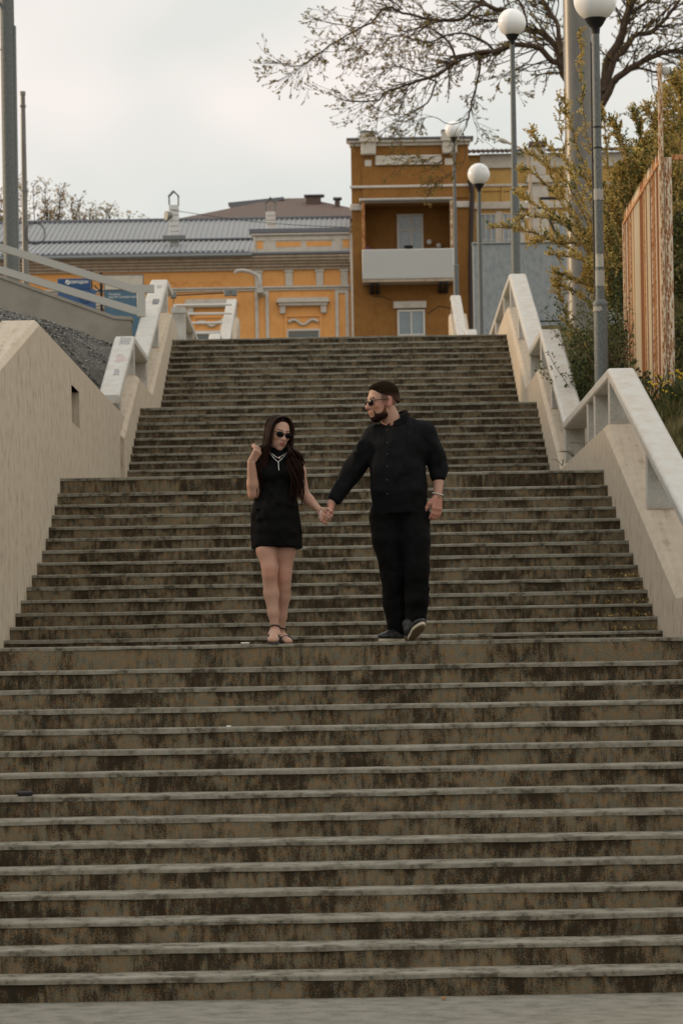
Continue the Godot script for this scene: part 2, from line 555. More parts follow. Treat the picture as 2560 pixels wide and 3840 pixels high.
# handrail beam: points (z, y of the top); xa..xb across
func beam(b: B, pts: Array, xa: Callable, w: float, th: float) -> void:
	var bev := 0.028
	var rows := []
	for p in pts:
		var x: float = xa.call(p[0])
		var y: float = p[1]
		var z: float = p[0]
		rows.append([V(x, y - bev, z), V(x + bev * 0.4, y - bev * 0.35, z), V(x + bev, y, z), V(x + w - bev, y, z), V(x + w - bev * 0.4, y - bev * 0.35, z), V(x + w, y - bev, z), V(x + w, y - th + 0.015, z), V(x + w - 0.015, y - th, z), V(x + 0.015, y - th, z), V(x, y - th + 0.015, z)])
	for i in rows.size() - 1:
		for k in 10:
			var k2 := (k + 1) % 10
			b.quad(rows[i][k], rows[i][k2], rows[i + 1][k2], rows[i + 1][k])
	for e in [0, rows.size() - 1]:
		for k in range(1, 9):
			if e == 0:
				b.tri(rows[e][0], rows[e][k + 1], rows[e][k])
			else:
				b.tri(rows[e][0], rows[e][k], rows[e][k + 1])

func y_on(pts: Array, z: float) -> float:
	for i in pts.size() - 1:
		if z <= pts[i + 1][0]:
			var t: float = (z - pts[i][0]) / (pts[i + 1][0] - pts[i][0])
			return lerpf(pts[i][1], pts[i + 1][1], t)
	return pts[-1][1]

func cut(pts: Array, z0: float, z1: float) -> Array:
	var r := [[z0, y_on(pts, z0)]]
	for p in pts:
		if p[0] > z0 + 0.001 and p[0] < z1 - 0.001:
			r.append(p)
	r.append([z1, y_on(pts, z1)])
	return r

func rounded(pts: Array, d := 0.05) -> Array:
	var r := [pts[0]]
	for i in range(1, pts.size() - 1):
		var p: Array = pts[i]
		r.append([p[0] - d, y_on(pts, p[0] - d)])
		r.append([p[0], p[1] * 0.6 + 0.2 * (y_on(pts, p[0] - d) + y_on(pts, p[0] + d))])
		r.append([p[0] + d, y_on(pts, p[0] + d)])
	r.append(pts[-1])
	return r

func parapet(label: String, wt: Array, bt: Array, z0: float, z1: float, xi: Callable, side: float, fins: Array, joints: Array, below := 1.3) -> Node3D:
	var th := thing("stair_parapet", label, "parapet", V(xi.call(z0), y_on(wt, z0) - 0.46, z0))
	var cuts := [z0]
	for j in joints:
		cuts.append(j)
	cuts.append(z1)
	for i in cuts.size() - 1:
		var b := B.new()
		wall_strip(b, cut(wt, cuts[i] + (0.012 if i > 0 else 0.0), cuts[i + 1]), xi, 0.5, side, below)
		part(th, "wall_panel", b, M.board)
		b = B.new()
		var xa := func(z): return xi.call(z) + side * 0.055 if side > 0 else xi.call(z) - 0.055 - 0.295
		beam(b, rounded(cut(bt, cuts[i] + (0.014 if i > 0 else 0.0), cuts[i + 1])), xa, 0.295, 0.115)
		part(th, "handrail", b, M.rail)
	for z in fins:
		var b := B.new()
		var yb := minf(y_on(wt, z), y_on(wt, z + 0.12)) - 0.03
		var yt := minf(y_on(bt, z), y_on(bt, z + 0.12)) - 0.085
		var xc: float = xi.call(z) + side * (0.055 + 0.1475)
		b.box(V(xc, (yb + yt) / 2, z + 0.06), Vector3(0.262, yt - yb, 0.12), 0.012)
		part(th, "fin_post", b, M.fin)
		b = B.new()
		b.box(V(xc, y_on(wt, z) + 0.004, z + 0.045), Vector3(0.27, 0.02, 0.13), 0.003)
		part(th, "base_plate", b, M.cornice)
	return th

func scribble(th: Node3D, bt: Array, xa: float, xb: float, z0: float, z1: float, col: Color, sd: int, turns := 9) -> void:
	var r := RandomNumberGenerator.new()
	r.seed = sd
	var b := B.new()
	for s in 2:
		var pts := PackedVector3Array()
		var rad := PackedFloat32Array()
		for k in turns * 4:
			var t := float(k) / (turns * 4)
			var x := lerpf(xa, xb, clampf(t + 0.12 * sin(k * 1.9 + s) + r.randf_range(-0.05, 0.05), 0, 1))
			var z := lerpf(z0, z1, clampf(0.5 + 0.42 * sin(k * 1.3 + s * 2.1) + r.randf_range(-0.1, 0.1), 0, 1))
			pts.append(V(x, y_on(bt, z) + 0.001, z))
			rad.append(0.0018)
		b.tube(pts, rad, 4)
	part(th, "graffiti", b, flat(col, 0.8))

const WT := [[10.0, 0.46], [17.9, 0.46], [23.2, 2.50], [29.75, 2.50], [35.15, 4.45], [42.35, 4.46], [47.45, 6.19], [50.4, 6.20], [56.05, 8.05], [77.5, 8.05], [82.9, 9.92], [88.3, 9.92], [95.0, 12.2], [95.6, 12.2]]
const BT := [[10.0, 1.07], [17.3, 1.07], [22.9, 3.11], [29.35, 3.11], [35.2, 5.06], [42.55, 5.06], [47.45, 6.765], [50.35, 6.765], [56.05, 8.62], [76.9, 8.62], [82.9, 10.48], [87.8, 10.48], [95.0, 12.74], [95.6, 12.74]]

func build_parapets() -> void:
	var xr := func(z): return wall_r(z) if z < 60 else lerpf(2.57, 2.69, clampf((z - 60.0) / 20.0, 0, 1))
	var th := parapet("cream concrete parapet with white handrail beam and upright fins, nearest on the right", WT, BT, 12.0, 38.3, xr, 1.0, [18.0, 23.0, 29.4, 32.2, 35.25, 37.35], [])
	th = parapet("cream parapet with slanting white handrail behind the nearest right one, beside the bush", WT, BT, 38.31, 50.2, xr, 1.0, [38.45, 42.5, 45.2, 47.5], [])
	th = parapet("cream parapet with steep white handrail under the tall lamp, right of the top flight", WT, BT, 50.21, 57.9, xr, 1.0, [50.25, 53.6, 56.1], [])
	th = parapet("low part of the right parapet running back behind the top edge of the steps", WT, BT, 57.91, 82.0, xr, 1.0, [58.6, 62.6, 66.6, 70.6, 74.6, 77.0], [])
	th = parapet("small white topped parapet in front of the ochre house at the head of the steps", WT, BT, 82.01, 95.6, xr, 1.0, [83.0, 88.0, 91.5, 95.1], [])
	var xl := func(z): return -3.165 if z < 60 else lerpf(-3.165, -3.41, clampf((z - 60.0) / 25.0, 0, 1))
	th = parapet("cream parapet with scribbled white handrail behind the high solid wall on the left", WT, BT, 44.2, 50.2, xl, -1.0, [44.6, 47.5], [])
	scribble(th, BT, -3.42, -3.26, 46.9, 47.4, lin(0.30, 0.30, 0.33), 5)
	scribble(th, BT, -3.40, -3.28, 45.9, 46.4, lin(0.55, 0.40, 0.40), 6, 6)
	scribble(th, BT, -3.38, -3.30, 45.2, 45.6, lin(0.30, 0.30, 0.33), 7, 5)
	th = parapet("cream parapet with steep white handrail beside the top flight, left side", WT, BT, 50.21, 57.6, xl, -1.0, [50.3, 53.4, 56.1], [])
	scribble(th, BT, -3.38, -3.27, 54.0, 54.5, lin(0.16, 0.16, 0.19), 8, 12)
	scribble(th, BT, -3.38, -3.29, 55.3, 55.6, lin(0.28, 0.28, 0.33), 9, 4)
	var bl := [[57.0, 8.85], [77.5, 8.85], [82.9, 10.48], [87.8, 10.48], [95.0, 12.74], [95.6, 12.74]]
	th = parapet("pale handrail continuing past the gap for the ramp, left of the landing", WT, bl, 62.3, 82.0, xl, -1.0, [62.32, 66.0, 70.0, 74.0, 77.5], [])
	th = parapet("small white topped parapet in front of the yellow house beside the pipe railing", WT, BT, 82.01, 95.6, xl, -1.0, [83.0, 88.0, 91.5, 95.1], [])
	# high solid wall on the left, with a recess
	th = thing("solid_wall", "tall solid cream concrete wall with board marks and a small recess, left of the steps", "wall", V(-3.5, 2.0, 23.0))
	var top := [[14.0, 0.9], [18.0, 1.2], [27.0, 3.72], [33.2, 5.46], [47.2, 5.46]]
	var xw := func(z): return lerpf(-3.68, -3.22, clampf((z - 25.0) / 8.2, 0, 1)) if z < 33.2 else -3.22
	for seg in [[14.0, 36.78], [37.8, 38.9], [38.915, 46.9]]:
		var b := B.new()
		wall_strip(b, cut(top, seg[0], seg[1]), xw, 0.38, -1.0, 3.9, 0.05)
		part(th, "wall_panel", b, M.board)
	var b := B.new()
	wall_strip(b, [[36.78, 4.70], [37.8, 4.70]], xw, 0.38, -1.0, 3.2, 0.004)
	part(th, "wall_panel", b, M.board)
	b = B.new()
	wall_strip(b, [[36.78, 5.46], [37.8, 5.46]], xw, 0.38, -1.0, 0.34, 0.05)
	part(th, "wall_panel", b, M.board)
	b = B.new()
	b.span(-3.46, -3.58, 4.6, 5.3, 36.7, 37.9)
	part(th, "recess_back", b, M.grey_wall)

# ---------------------------------------------------------------- houses at the head of the stair (street level about 11.9)
func text_part(th: Node3D, called: String, txt: String, at: Vector3, height: float, m: Material, font_name := "Droid Sans", bold := 400) -> void:
	var tm := TextMesh.new()
	var f := SystemFont.new()
	f.font_names = PackedStringArray([font_name])
	f.font_weight = bold
	tm.font = f
	tm.text = txt
	tm.font_size = 64
	tm.pixel_size = height / 64.0
	tm.depth = 0.006
	tm.horizontal_alignment = HORIZONTAL_ALIGNMENT_LEFT
	tm.vertical_alignment = VERTICAL_ALIGNMENT_CENTER
	var o := MeshInstance3D.new()
	o.mesh = tm
	o.material_override = m
	put_part(th, called, o)
	o.position = at - th.position

func sp(th: Node3D, called: String, m: Material, x0: float, x1: float, y0: float, y1: float, z0: float, z1: float, bev := 0.0) -> MeshInstance3D:
	var b := B.new()
	b.span(x0, x1, y0, y1, z0, z1, bev)
	return part(th, called, b, m)

func sub(p: MeshInstance3D, called: String, m: Material, x0: float, x1: float, y0: float, y1: float, z0: float, z1: float, bev := 0.0) -> MeshInstance3D:
	var b := B.new()
	b.span(x0, x1, y0, y1, z0, z1, bev)
	return part(p, called, b, m)

# window at wall depth zw: frame with bars, pane and a curtain behind
func window(th: Node3D, x0: float, x1: float, y0: float, y1: float, zw: float, bars_x: Array, bars_y: Array, back: Material, fw := 0.06) -> void:
	var b := B.new()
	b.span(x0, x1, y0, y0 + fw, zw - 0.05, zw + 0.04, 0.006)
	b.span(x0, x1, y1 - fw, y1, zw - 0.05, zw + 0.04, 0.006)
	b.span(x0, x0 + fw, y0 + fw, y1 - fw, zw - 0.05, zw + 0.04, 0.006)
	b.span(x1 - fw, x1, y0 + fw, y1 - fw, zw - 0.05, zw + 0.04, 0.006)
	for x in bars_x:
		b.span(x - fw * 0.4, x + fw * 0.4, y0 + fw, y1 - fw, zw - 0.042, zw + 0.03, 0.004)
	for y in bars_y:
		b.span(x0 + fw, x1 - fw, y - fw * 0.4, y + fw * 0.4, zw - 0.046, zw + 0.034, 0.004)
	var w := part(th, "window", b, M.frame)
	sub(w, "pane", M.glass, x0 + fw, x1 - fw, y0 + fw, y1 - fw, zw - 0.005, zw + 0.003)
	sub(w, "curtain", back, x0 + fw * 0.5, x1 - fw * 0.5, y0 + fw * 0.5, y1 - fw * 0.5, zw + 0.008, zw + 0.014)

func build_yellow_house() -> void:
	var z := 115.0
	var th := thing("yellow_house", "long low yellow plaster house with grey mouldings and ribbed metal roof", "house", V(-7.0, 11.85, z))
	sp(th, "wall", M.yellow, -15.0, -0.19, 11.6, 16.3, z, z + 9.0)
	# cornice in four steps
	var k := 0
	for c in [[16.02, 16.12, 0.10], [16.125, 16.22, 0.2], [16.225, 16.31, 0.3], [16.315, 16.41, 0.42], [16.415, 16.50, 0.5]]:
		var b := B.new()
		b.span(-15.0, -0.2, c[0], c[1], z - c[2], z + 0.2, 0.012)
		part(th, "cornice", b, M.cornice)
	sp(th, "string_course", M.trim, -15.0, -0.2, 15.30, 15.37, z - 0.06, z - 0.001, 0.01)
	sp(th, "string_course", M.trim, -15.0, -0.2, 15.375, 15.45, z - 0.12, z - 0.002, 0.02)
	# frieze pilasters on the right, blind arches on the left
	for x in [-3.42, -2.35, -1.27, -0.40]:
		var p := sp(th, "frieze_pilaster", M.trim, x - 0.13, x + 0.13, 15.455, 15.95, z - 0.07, z - 0.001, 0.012)
		sub(p, "capital", M.trim, x - 0.16, x + 0.16, 15.93, 16.015, z - 0.1, z - 0.002, 0.012)
	for i in 22:
		var x := -4.95 - i * 0.505
		if x < -14.6:
			break
		var b := B.new()
		var poly := PackedVector2Array()
		for s in 13:
			var t := PI * s / 12.0
			poly.append(Vector2(x + 0.195 * cos(t), 15.46 + 0.24 * sin(t)))
		for s in 13:
			var t := PI * (12 - s) / 12.0
			poly.append(Vector2(x + 0.15 * cos(t), 15.46 + 0.195 * sin(t)))
		b.prism_xy(poly, z - 0.03, z - 0.001)
		part(th, "blind_arch", b, M.yellow)
	# outlined pilasters
	for x in [[-3.56, -3.07], [-0.74, -0.26]]:
		for s in [[x[0], x[0] + 0.12], [x[1] - 0.12, x[1]]]:
			sp(th, "pilaster_edge", M.trim, s[0], s[1], 12.0, 15.295, z - 0.05, z - 0.001, 0.008)
		sp(th, "pilaster_head", M.trim, x[0] + 0.121, x[1] - 0.121, 15.17, 15.294, z - 0.045, z - 0.001, 0.008)
	for xc in [-1.87, -5.1, -8.3, -11.5]:
		# hood on two brackets, carved ribbon, shuttered window
		var h := sp(th, "window_hood", M.trim, xc - 0.86, xc + 0.86, 14.74, 14.92, z - 0.2, z - 0.001, 0.02)
		var pb := B.new()
		pb.prism_xy(PackedVector2Array([Vector2(xc - 0.95, 14.86), Vector2(xc + 0.95, 14.86), Vector2(xc + 0.86, 15.02), Vector2(xc - 0.86, 15.02)]), z - 0.27, z - 0.002)
		part(h, "hood_top", pb, M.trim)
		for s in [-1, 1]:
			sub(h, "bracket", M.trim, xc + s * 0.72 - 0.1, xc + s * 0.72 + 0.1, 14.48, 14.738, z - 0.15, z - 0.001, 0.015)
		sp(th, "window_surround", M.yellow, xc - 0.68, xc - 0.56, 12.2, 14.36, z - 0.04, z - 0.001, 0.008)
		sp(th, "window_surround", M.yellow, xc + 0.56, xc + 0.68, 12.2, 14.36, z - 0.04, z - 0.001, 0.008)
		sp(th, "window_surround", M.yellow, xc - 0.68, xc + 0.68, 14.361, 14.42, z - 0.05, z - 0.001, 0.008)
		var pts := PackedVector3Array()
		var rad := PackedFloat32Array()
		for s in 17:
			var t := (s - 8) / 8.0
			pts.append(V(xc + t * 0.52, 14.16 + 0.1 * cos(t * PI * 1.5) * -1.0 * (1.0 - 0.35 * absf(t)) + 0.02, z - 0.05))
			rad.append(0.045 + 0.015 * absf(t))
		var b := B.new()
		b.tube(pts, rad, 7)
		part(th, "carved_ribbon", b, M.trim)
		b = B.new()
		b.span(xc - 0.58, xc + 0.58, 13.86, 13.93, z - 0.07, z - 0.001, 0.008)
		b.span(xc - 0.58, xc - 0.53, 12.4, 13.859, z - 0.07, z - 0.001, 0.008)
		b.span(xc + 0.53, xc + 0.58, 12.4, 13.859, z - 0.07, z - 0.001, 0.008)
		var w := part(th, "window", b, M.frame)
		b = B.new()
		for s in 18:
			b.box(V(xc, 12.44 + s * 0.08, z - 0.03), Vector3(1.055, 0.07, 0.03), 0.01)
		part(w, "shutter", b, M.shutter)
	# attic wall with yellow panels on the right
	var at := sp(th, "attic_wall", M.trim, -3.58, -0.19, 16.62, 17.22, z - 0.15, z + 0.2, 0.01)
	sub(at, "attic_cap", M.trim, -3.66, -0.19, 17.225, 17.30, z - 0.24, z + 0.22, 0.015)
	sub(at, "attic_flashing", M.roof_dark, -3.72, -0.19, 17.305, 17.46, z - 0.26, z + 0.3, 0.01)
	for p in [[-3.46, -3.24], [-2.78, -1.91], [-1.72, -0.83], [-0.44, -0.22]]:
		sub(at, "attic_panel", M.yellow, p[0], p[1], 16.82 if p[1] - p[0] > 0.3 else 16.76, 17.0 if p[1] - p[0] > 0.3 else 17.04, z - 0.156, z - 0.14)
		sub(at, "panel_frame", M.trim, p[0] - 0.07, p[1] + 0.07, 17.045, 17.08, z - 0.185, z - 0.149, 0.006)
	sub(at, "attic_pier", M.trim, -3.58, -3.49, 16.62, 17.2, z - 0.2, z - 0.149, 0.006)
	sp(th, "ledge_flashing", M.roof_dark, -3.75, -0.19, 16.505, 16.60, z - 0.56, z + 0.1, 0.02)
	# ribbed metal roof in two courses with a gutter
	var course := [[z - 0.45, 16.62, z + 4.0, 17.62], [z + 3.9, 17.66, z + 8.4, 18.98]]
	for ci in 2:
		var c: Array = course[ci]
		var x1 := -3.62 if ci == 0 else -0.19
		var b := B.new()
		b.quad(V(-15.2, c[1], c[0]), V(x1, c[1], c[0]), V(x1, c[3], c[2]), V(-15.2, c[3], c[2]))
		b.quad(V(-15.2, c[1] - 0.05, c[0]), V(x1, c[1] - 0.05, c[0]), V(x1, c[1], c[0]), V(-15.2, c[1], c[0]))
		var rf := part(th, "roof", b, M.roof)
		var d := V(0, c[3] - c[1], c[2] - c[0])
		var rb := B.new()
		var bs := Basis(Vector3.RIGHT, atan2(c[3] - c[1], c[2] - c[0]))
		rb.box(Vector3.ZERO, Vector3(0.07, 0.045, d.length()), 0.02, bs)
		var rm := rb.mesh()
		var n := 0
		var x := -15.0
		while x < x1 - 0.05:
			var o := MeshInstance3D.new()
			o.mesh = rm
			o.material_override = M.roof
			put_part(rf, "rib", o)
			o.position = V(x, (c[1] + c[3]) / 2 + 0.02, (c[0] + c[2]) / 2) - th.position
			x += 0.19
		sub(rf, "roof_edge", M.roof_dark, -15.2, x1, c[3] - 0.02, c[3] + 0.10, c[2] - 0.1, c[2] + 0.05, 0.02)
		if ci == 0:
			sub(rf, "eave_flashing", M.roof_dark, -15.2, x1, c[1] - 0.10, c[1] + 0.01, c[0] - 0.06, c[0] - 0.002, 0.01)
			var g := B.new()
			g.tube(PackedVector3Array([V(-15.2, 16.5, z - 0.6), V(x1, 16.5, z - 0.6)]), PackedFloat32Array([0.07, 0.07]), 8)
			part(rf, "gutter", g, M.grey_metal)
			for i in 56:
				sub(rf, "snow_guard", M.roof_dark, -15.0 + i * 0.2, -14.89 + i * 0.2, c[1] + 0.02, c[1] + 0.075, c[0] - 0.02, c[0] + 0.04)
	# vents of white sheet metal
	for vtx in [[-6.50, 19.25, 117.6, "tall white sheet metal roof vent with open pointed cap and a cowl"], [-3.02, 18.95, 117.6, "shorter white sheet metal roof vent in front of the brown roof"]]:
		var v := thing("roof_vent", vtx[3], "chimney", V(vtx[0], 17.2, vtx[2]))
		var b := B.new()
		var hy: float = vtx[1] - 0.5
		for i in 9:
			var y0 := lerpf(17.0, hy, i / 9.0)
			b.span(vtx[0] - 0.17, vtx[0] + 0.17, y0, lerpf(17.0, hy, (i + 1) / 9.0) - 0.012, vtx[2] - 0.17, vtx[2] + 0.17, 0.012)
		part(v, "shaft", b, M.white_metal)
		b = B.new()
		for s in [-1, 1]:
			b.span(vtx[0] + s * 0.165 - 0.02, vtx[0] + s * 0.165 + 0.02, hy, vtx[1] - 0.2, vtx[2] - 0.16, vtx[2] + 0.16)
			b.box(V(vtx[0] + s * 0.095, vtx[1] - 0.1, vtx[2]), Vector3(0.28, 0.03, 0.38), 0.0, Basis(Vector3.BACK, -s * 0.8))
		part(v, "cap", b, M.grey_metal)
		b = B.new()
		b.span(vtx[0] - 0.42, vtx[0] + 0.42, 17.45, 17.62, vtx[2] - 0.4, vtx[2] - 0.18, 0.02)
		part(v, "flashing", b, M.grey_metal)
		if vtx[0] < -5:
			b = B.new()
			b.tube(PackedVector3Array([V(vtx[0] - 0.1, 18.35, vtx[2] - 0.1), V(vtx[0] - 0.28, 18.35, vtx[2] - 0.2)]), PackedFloat32Array([0.12, 0.17]), 12)
			part(v, "cowl", b, M.grey_metal)

func build_brown_house() -> void:
	var z := 138.0
	var th := thing("brown_roofed_house", "house with brown tiled hip roof and cream eaves behind the yellow house", "house", V(-3.0, 12.0, z))
	sp(th, "wall", M.trim, -7.0, 0.6, 11.6, 20.6, z, z + 8.0)
	sp(th, "cornice", M.trim, -7.2, 0.7, 20.62, 20.85, z - 0.35, z + 0.1, 0.03)
	sp(th, "soffit", M.cornice, -7.1, 0.7, 20.45, 20.6, z - 0.2, z - 0.001, 0.02)
	var b := B.new()
	b.quad(V(-7.5, 21.0, z - 0.7), V(1.4, 21.0, z - 0.7), V(-2.2, 22.62, z + 5.0), V(-3.3, 22.62, z + 5.0))
	b.quad(V(-7.5, 21.0, z + 9), V(-7.5, 21.0, z - 0.7), V(-3.3, 22.62, z + 5.0), V(-3.3, 22.62, z + 5.2))
	b.quad(V(1.4, 21.0, z - 0.7), V(1.4, 21.0, z + 9), V(-2.2, 22.62, z + 5.2), V(-2.2, 22.62, z + 5.0))
	b.quad(V(-7.5, 20.9, z - 0.7), V(1.4, 20.9, z - 0.7), V(1.4, 21.0, z - 0.7), V(-7.5, 21.0, z - 0.7))
	var rf := part(th, "roof", b, M.tile)
	sub(rf, "gutter", M.roof_dark, -7.5, 1.4, 20.86, 20.95, z - 0.78, z - 0.68, 0.02)
	b = B.new()
	b.prism_xy(PackedVector2Array([Vector2(-5.2, 22.02), Vector2(-3.07, 22.45), Vector2(-3.07, 22.57), Vector2(-5.5, 22.36), Vector2(-5.5, 22.29)]), z + 4.2, z + 4.9)
	part(rf, "dormer_roof", b, M.roof_dark)
	var ch := sub(rf, "chimney", M.tile, -2.1, -1.45, 22.0, 22.40, z + 3.0, z + 3.5, 0.02)
	ch = sub(rf, "chimney", M.tile, -0.85, -0.62, 21.5, 22.10, z + 2.0, z + 2.3, 0.02)
	sub(rf, "chimney_cap", M.roof_dark, -0.92, -0.54, 22.11, 22.19, z + 1.9, z + 2.4, 0.02)
	sub(rf, "chimney_cap", M.roof_dark, -2.18, -1.3, 22.41, 22.47, z + 2.9, z + 3.6, 0.02)

func build_ochre_house() -> void:
	var z := 114.6
	var th := thing("ochre_house", "narrow dark ochre two storey house with a white corrugated balcony", "house", V(1.9, 11.85, z))
	# wall pieces leave the balcony niche open
	sp(th, "wall", M.ochre, -0.1, 4.02, 11.6, 15.5, z, z + 8)
	sp(th, "wall", M.ochre, -0.1, 0.30, 15.5, 18.3, z, z + 8)
	sp(th, "wall", M.ochre, 3.42, 4.02, 15.5, 18.3, z, z + 8)
	sp(th, "wall", M.ochre, 0.30, 3.42, 15.5, 18.3, z + 1.1, z + 8)
	sp(th, "wall", M.ochre, -0.1, 4.02, 18.3, 20.28, z, z + 8)
	sp(th, "facade_layer", M.ochre, 0.27, 4.0, 18.40, 19.55, z - 0.06, z - 0.001, 0.02)
	sp(th, "ceiling", M.ochre, 0.305, 3.415, 18.22, 18.296, z + 0.02, z + 1.09)
	sp(th, "string_course", M.trim, -0.16, 4.05, 18.79, 18.88, z - 0.12, z - 0.003, 0.02)
	sp(th, "band", M.trim, -0.16, 0.26, 18.02, 18.24, z - 0.08, z - 0.001, 0.02)
	sp(th, "band", M.trim, 3.46, 4.05, 18.06, 18.28, z - 0.08, z - 0.001, 0.02)
	sp(th, "stone_band", M.trim, 0.75, 3.08, 19.58, 19.72, z - 0.16, z - 0.001, 0.02)
	sp(th, "stone_band", M.trim, 0.75, 3.08, 19.725, 19.93, z - 0.09, z - 0.001, 0.02)
	sp(th, "stone_square", M.trim, 0.38, 0.62, 19.56, 19.79, z - 0.05, z - 0.001, 0.012)
	sp(th, "stone_square", M.trim, 3.18, 3.55, 19.56, 19.80, z - 0.05, z - 0.001, 0.012)
	# parapet cornice with two raised piers
	for c in [[20.26, 20.36, 0.12], [20.365, 20.46, 0.24]]:
		sp(th, "cornice", M.trim, -0.1 - c[2] * 0.4, 4.02 + c[2] * 0.4, c[0], c[1], z - c[2], z + 0.3, 0.02)
	sp(th, "roof_flashing", M.roof_dark, -0.25, 4.2, 20.465, 20.53, z - 0.3, z + 0.6, 0.01)
	for px in [[0.25, 0.78], [3.1, 3.62]]:
		sp(th, "pier", M.trim, px[0], px[1], 19.95, 20.40, z - 0.26, z - 0.001, 0.03)
		var b := B.new()
		b.prism_xy(PackedVector2Array([Vector2(px[0] - 0.06, 20.38), Vector2(px[1] + 0.1, 20.38), Vector2(px[1] - 0.08, 20.70), Vector2(px[0], 20.70)]), z - 0.34, z + 0.3)
		var cp := part(th, "pier_cap", b, M.trim)
		sub(cp, "cap_flashing", M.roof_dark, px[0] - 0.03, px[1] - 0.05, 20.705, 20.76, z - 0.36, z + 0.3, 0.01)
	# balcony: awning, posts, corrugated front, brackets
	var aw := B.new()
	for i in 40:
		var x := 0.2 + i * 0.081
		aw.box(V(x, 18.29, z - 0.45), Vector3(0.055, 0.09, 1.15), 0.02, Basis(Vector3.RIGHT, 0.06))
	aw.span(0.16, 3.44, 18.26, 18.275, z - 1.0, z + 0.1)
	part(th, "awning", aw, M.white_metal)
	for x in [0.30, 3.36]:
		sp(th, "balcony_post", M.rusty if x < 1 else M.pale, x - 0.05, x + 0.05, 15.5, 18.24, z - 0.92, z - 0.82, 0.01)
	var bf := B.new()
	for i in 64:
		var x := 0.255 + i * 0.0495
		bf.box(V(x, 16.0, z - 0.98), Vector3(0.034, 1.02, 0.07), 0.012)
	bf.span(0.23, 3.43, 15.48, 16.52, z - 0.97, z - 0.95)
	var front := part(th, "balcony_front", bf, M.white_metal)
	sub(front, "balcony_side", M.white_metal, 0.235, 0.26, 15.48, 16.52, z - 0.949, z - 0.002)
	sub(front, "balcony_side", M.white_metal, 3.40, 3.425, 15.48, 16.52, z - 0.949, z - 0.002)
	sp(th, "balcony_floor", M.cornice, 0.24, 3.42, 15.38, 15.475, z - 0.97, z - 0.003, 0.01)
	for x in [0.55, 0.75, 2.95, 3.15]:
		var b := B.new()
		b.tube(PackedVector3Array([V(x, 15.34, z - 0.9), V(x, 15.28, z - 0.6), V(x, 15.12, z - 0.02)]), PackedFloat32Array([0.05, 0.07, 0.09]), 6)
		part(th, "bracket", b, M.iron)
	# balcony door
	window(th, 1.48, 2.42, 15.5, 18.02, z + 1.08, [1.98], [17.45], M.curtain, 0.09)
	sp(th, "transom_dark", M.room, 1.58, 2.32, 17.49, 17.92, z + 1.0840, z + 1.0870)
	var bb := B.new()
	bb.ball(V(2.62, 17.0, z + 1.0), Vector3(0.1, 0.1, 0.08), Basis(), 8, 12)
	part(th, "wall_vent", bb, M.white_paint)
	bb = B.new()
	bb.ball(V(2.95, 16.87, z + 1.0), Vector3(0.1, 0.1, 0.08), Basis(), 8, 12)
	part(th, "wall_vent", bb, M.white_paint)
	# lower window with stone lintel
	sp(th, "lintel", M.trim, 1.30, 2.46, 14.55, 14.80, z - 0.14, z - 0.001, 0.02)
	window(th, 1.43, 2.40, 12.9, 14.50, z - 0.03, [1.92], [13.62], M.curtain, 0.07)
	sp(th, "dark_sash", M.room, 1.50, 1.87, 12.98, 14.42, z - 0.0265, z - 0.0235)
	for w in [[[0.6, 15.0], [0.9, 14.98], [1.25, 14.86]], [[2.5, 14.35], [2.9, 14.62], [3.5, 14.5]]]:
		var b := B.new()
		var pts := PackedVector3Array()
		for p in w:
			pts.append(V(p[0], p[1], z - 0.02))
		b.tube(pts, PackedFloat32Array([0.012, 0.012, 0.012]), 5)
		part(th, "cable", b, M.iron)
	# drainpipe in the corner
	var dp := B.new()
	dp.tube(PackedVector3Array([V(4.02, 19.0, z - 0.25), V(4.10, 18.75, z - 0.25), V(4.12, 18.5, z - 0.2), V(4.02, 16.0, z - 0.2), V(4.0, 12.0, z - 0.2)]), PackedFloat32Array([0.07, 0.09, 0.09, 0.085, 0.085]), 8)
	part(th, "drainpipe", dp, M.pipe_brown)
	var bs := B.new()
	bs.lathe(PackedVector2Array([Vector2(0.0, 0.0), Vector2(0.12, 0.0), Vector2(0.17, 0.14), Vector2(0.15, 0.14), Vector2(0.0, 0.02)]), V(1.85, 16.5, z - 0.85), 14)
	single("wash_basin", bs, M.black, "dark round basin upside on the edge of the white balcony", "basin")
	var bx := B.new()
	bx.span(0.34, 0.52, 16.5, 16.62, z - 0.9, z - 0.75, 0.02)
	single("crate", bx, flat(lin(0.12, 0.02, 0.05), 0.7), "small dark red box at the left end of the balcony", "box")

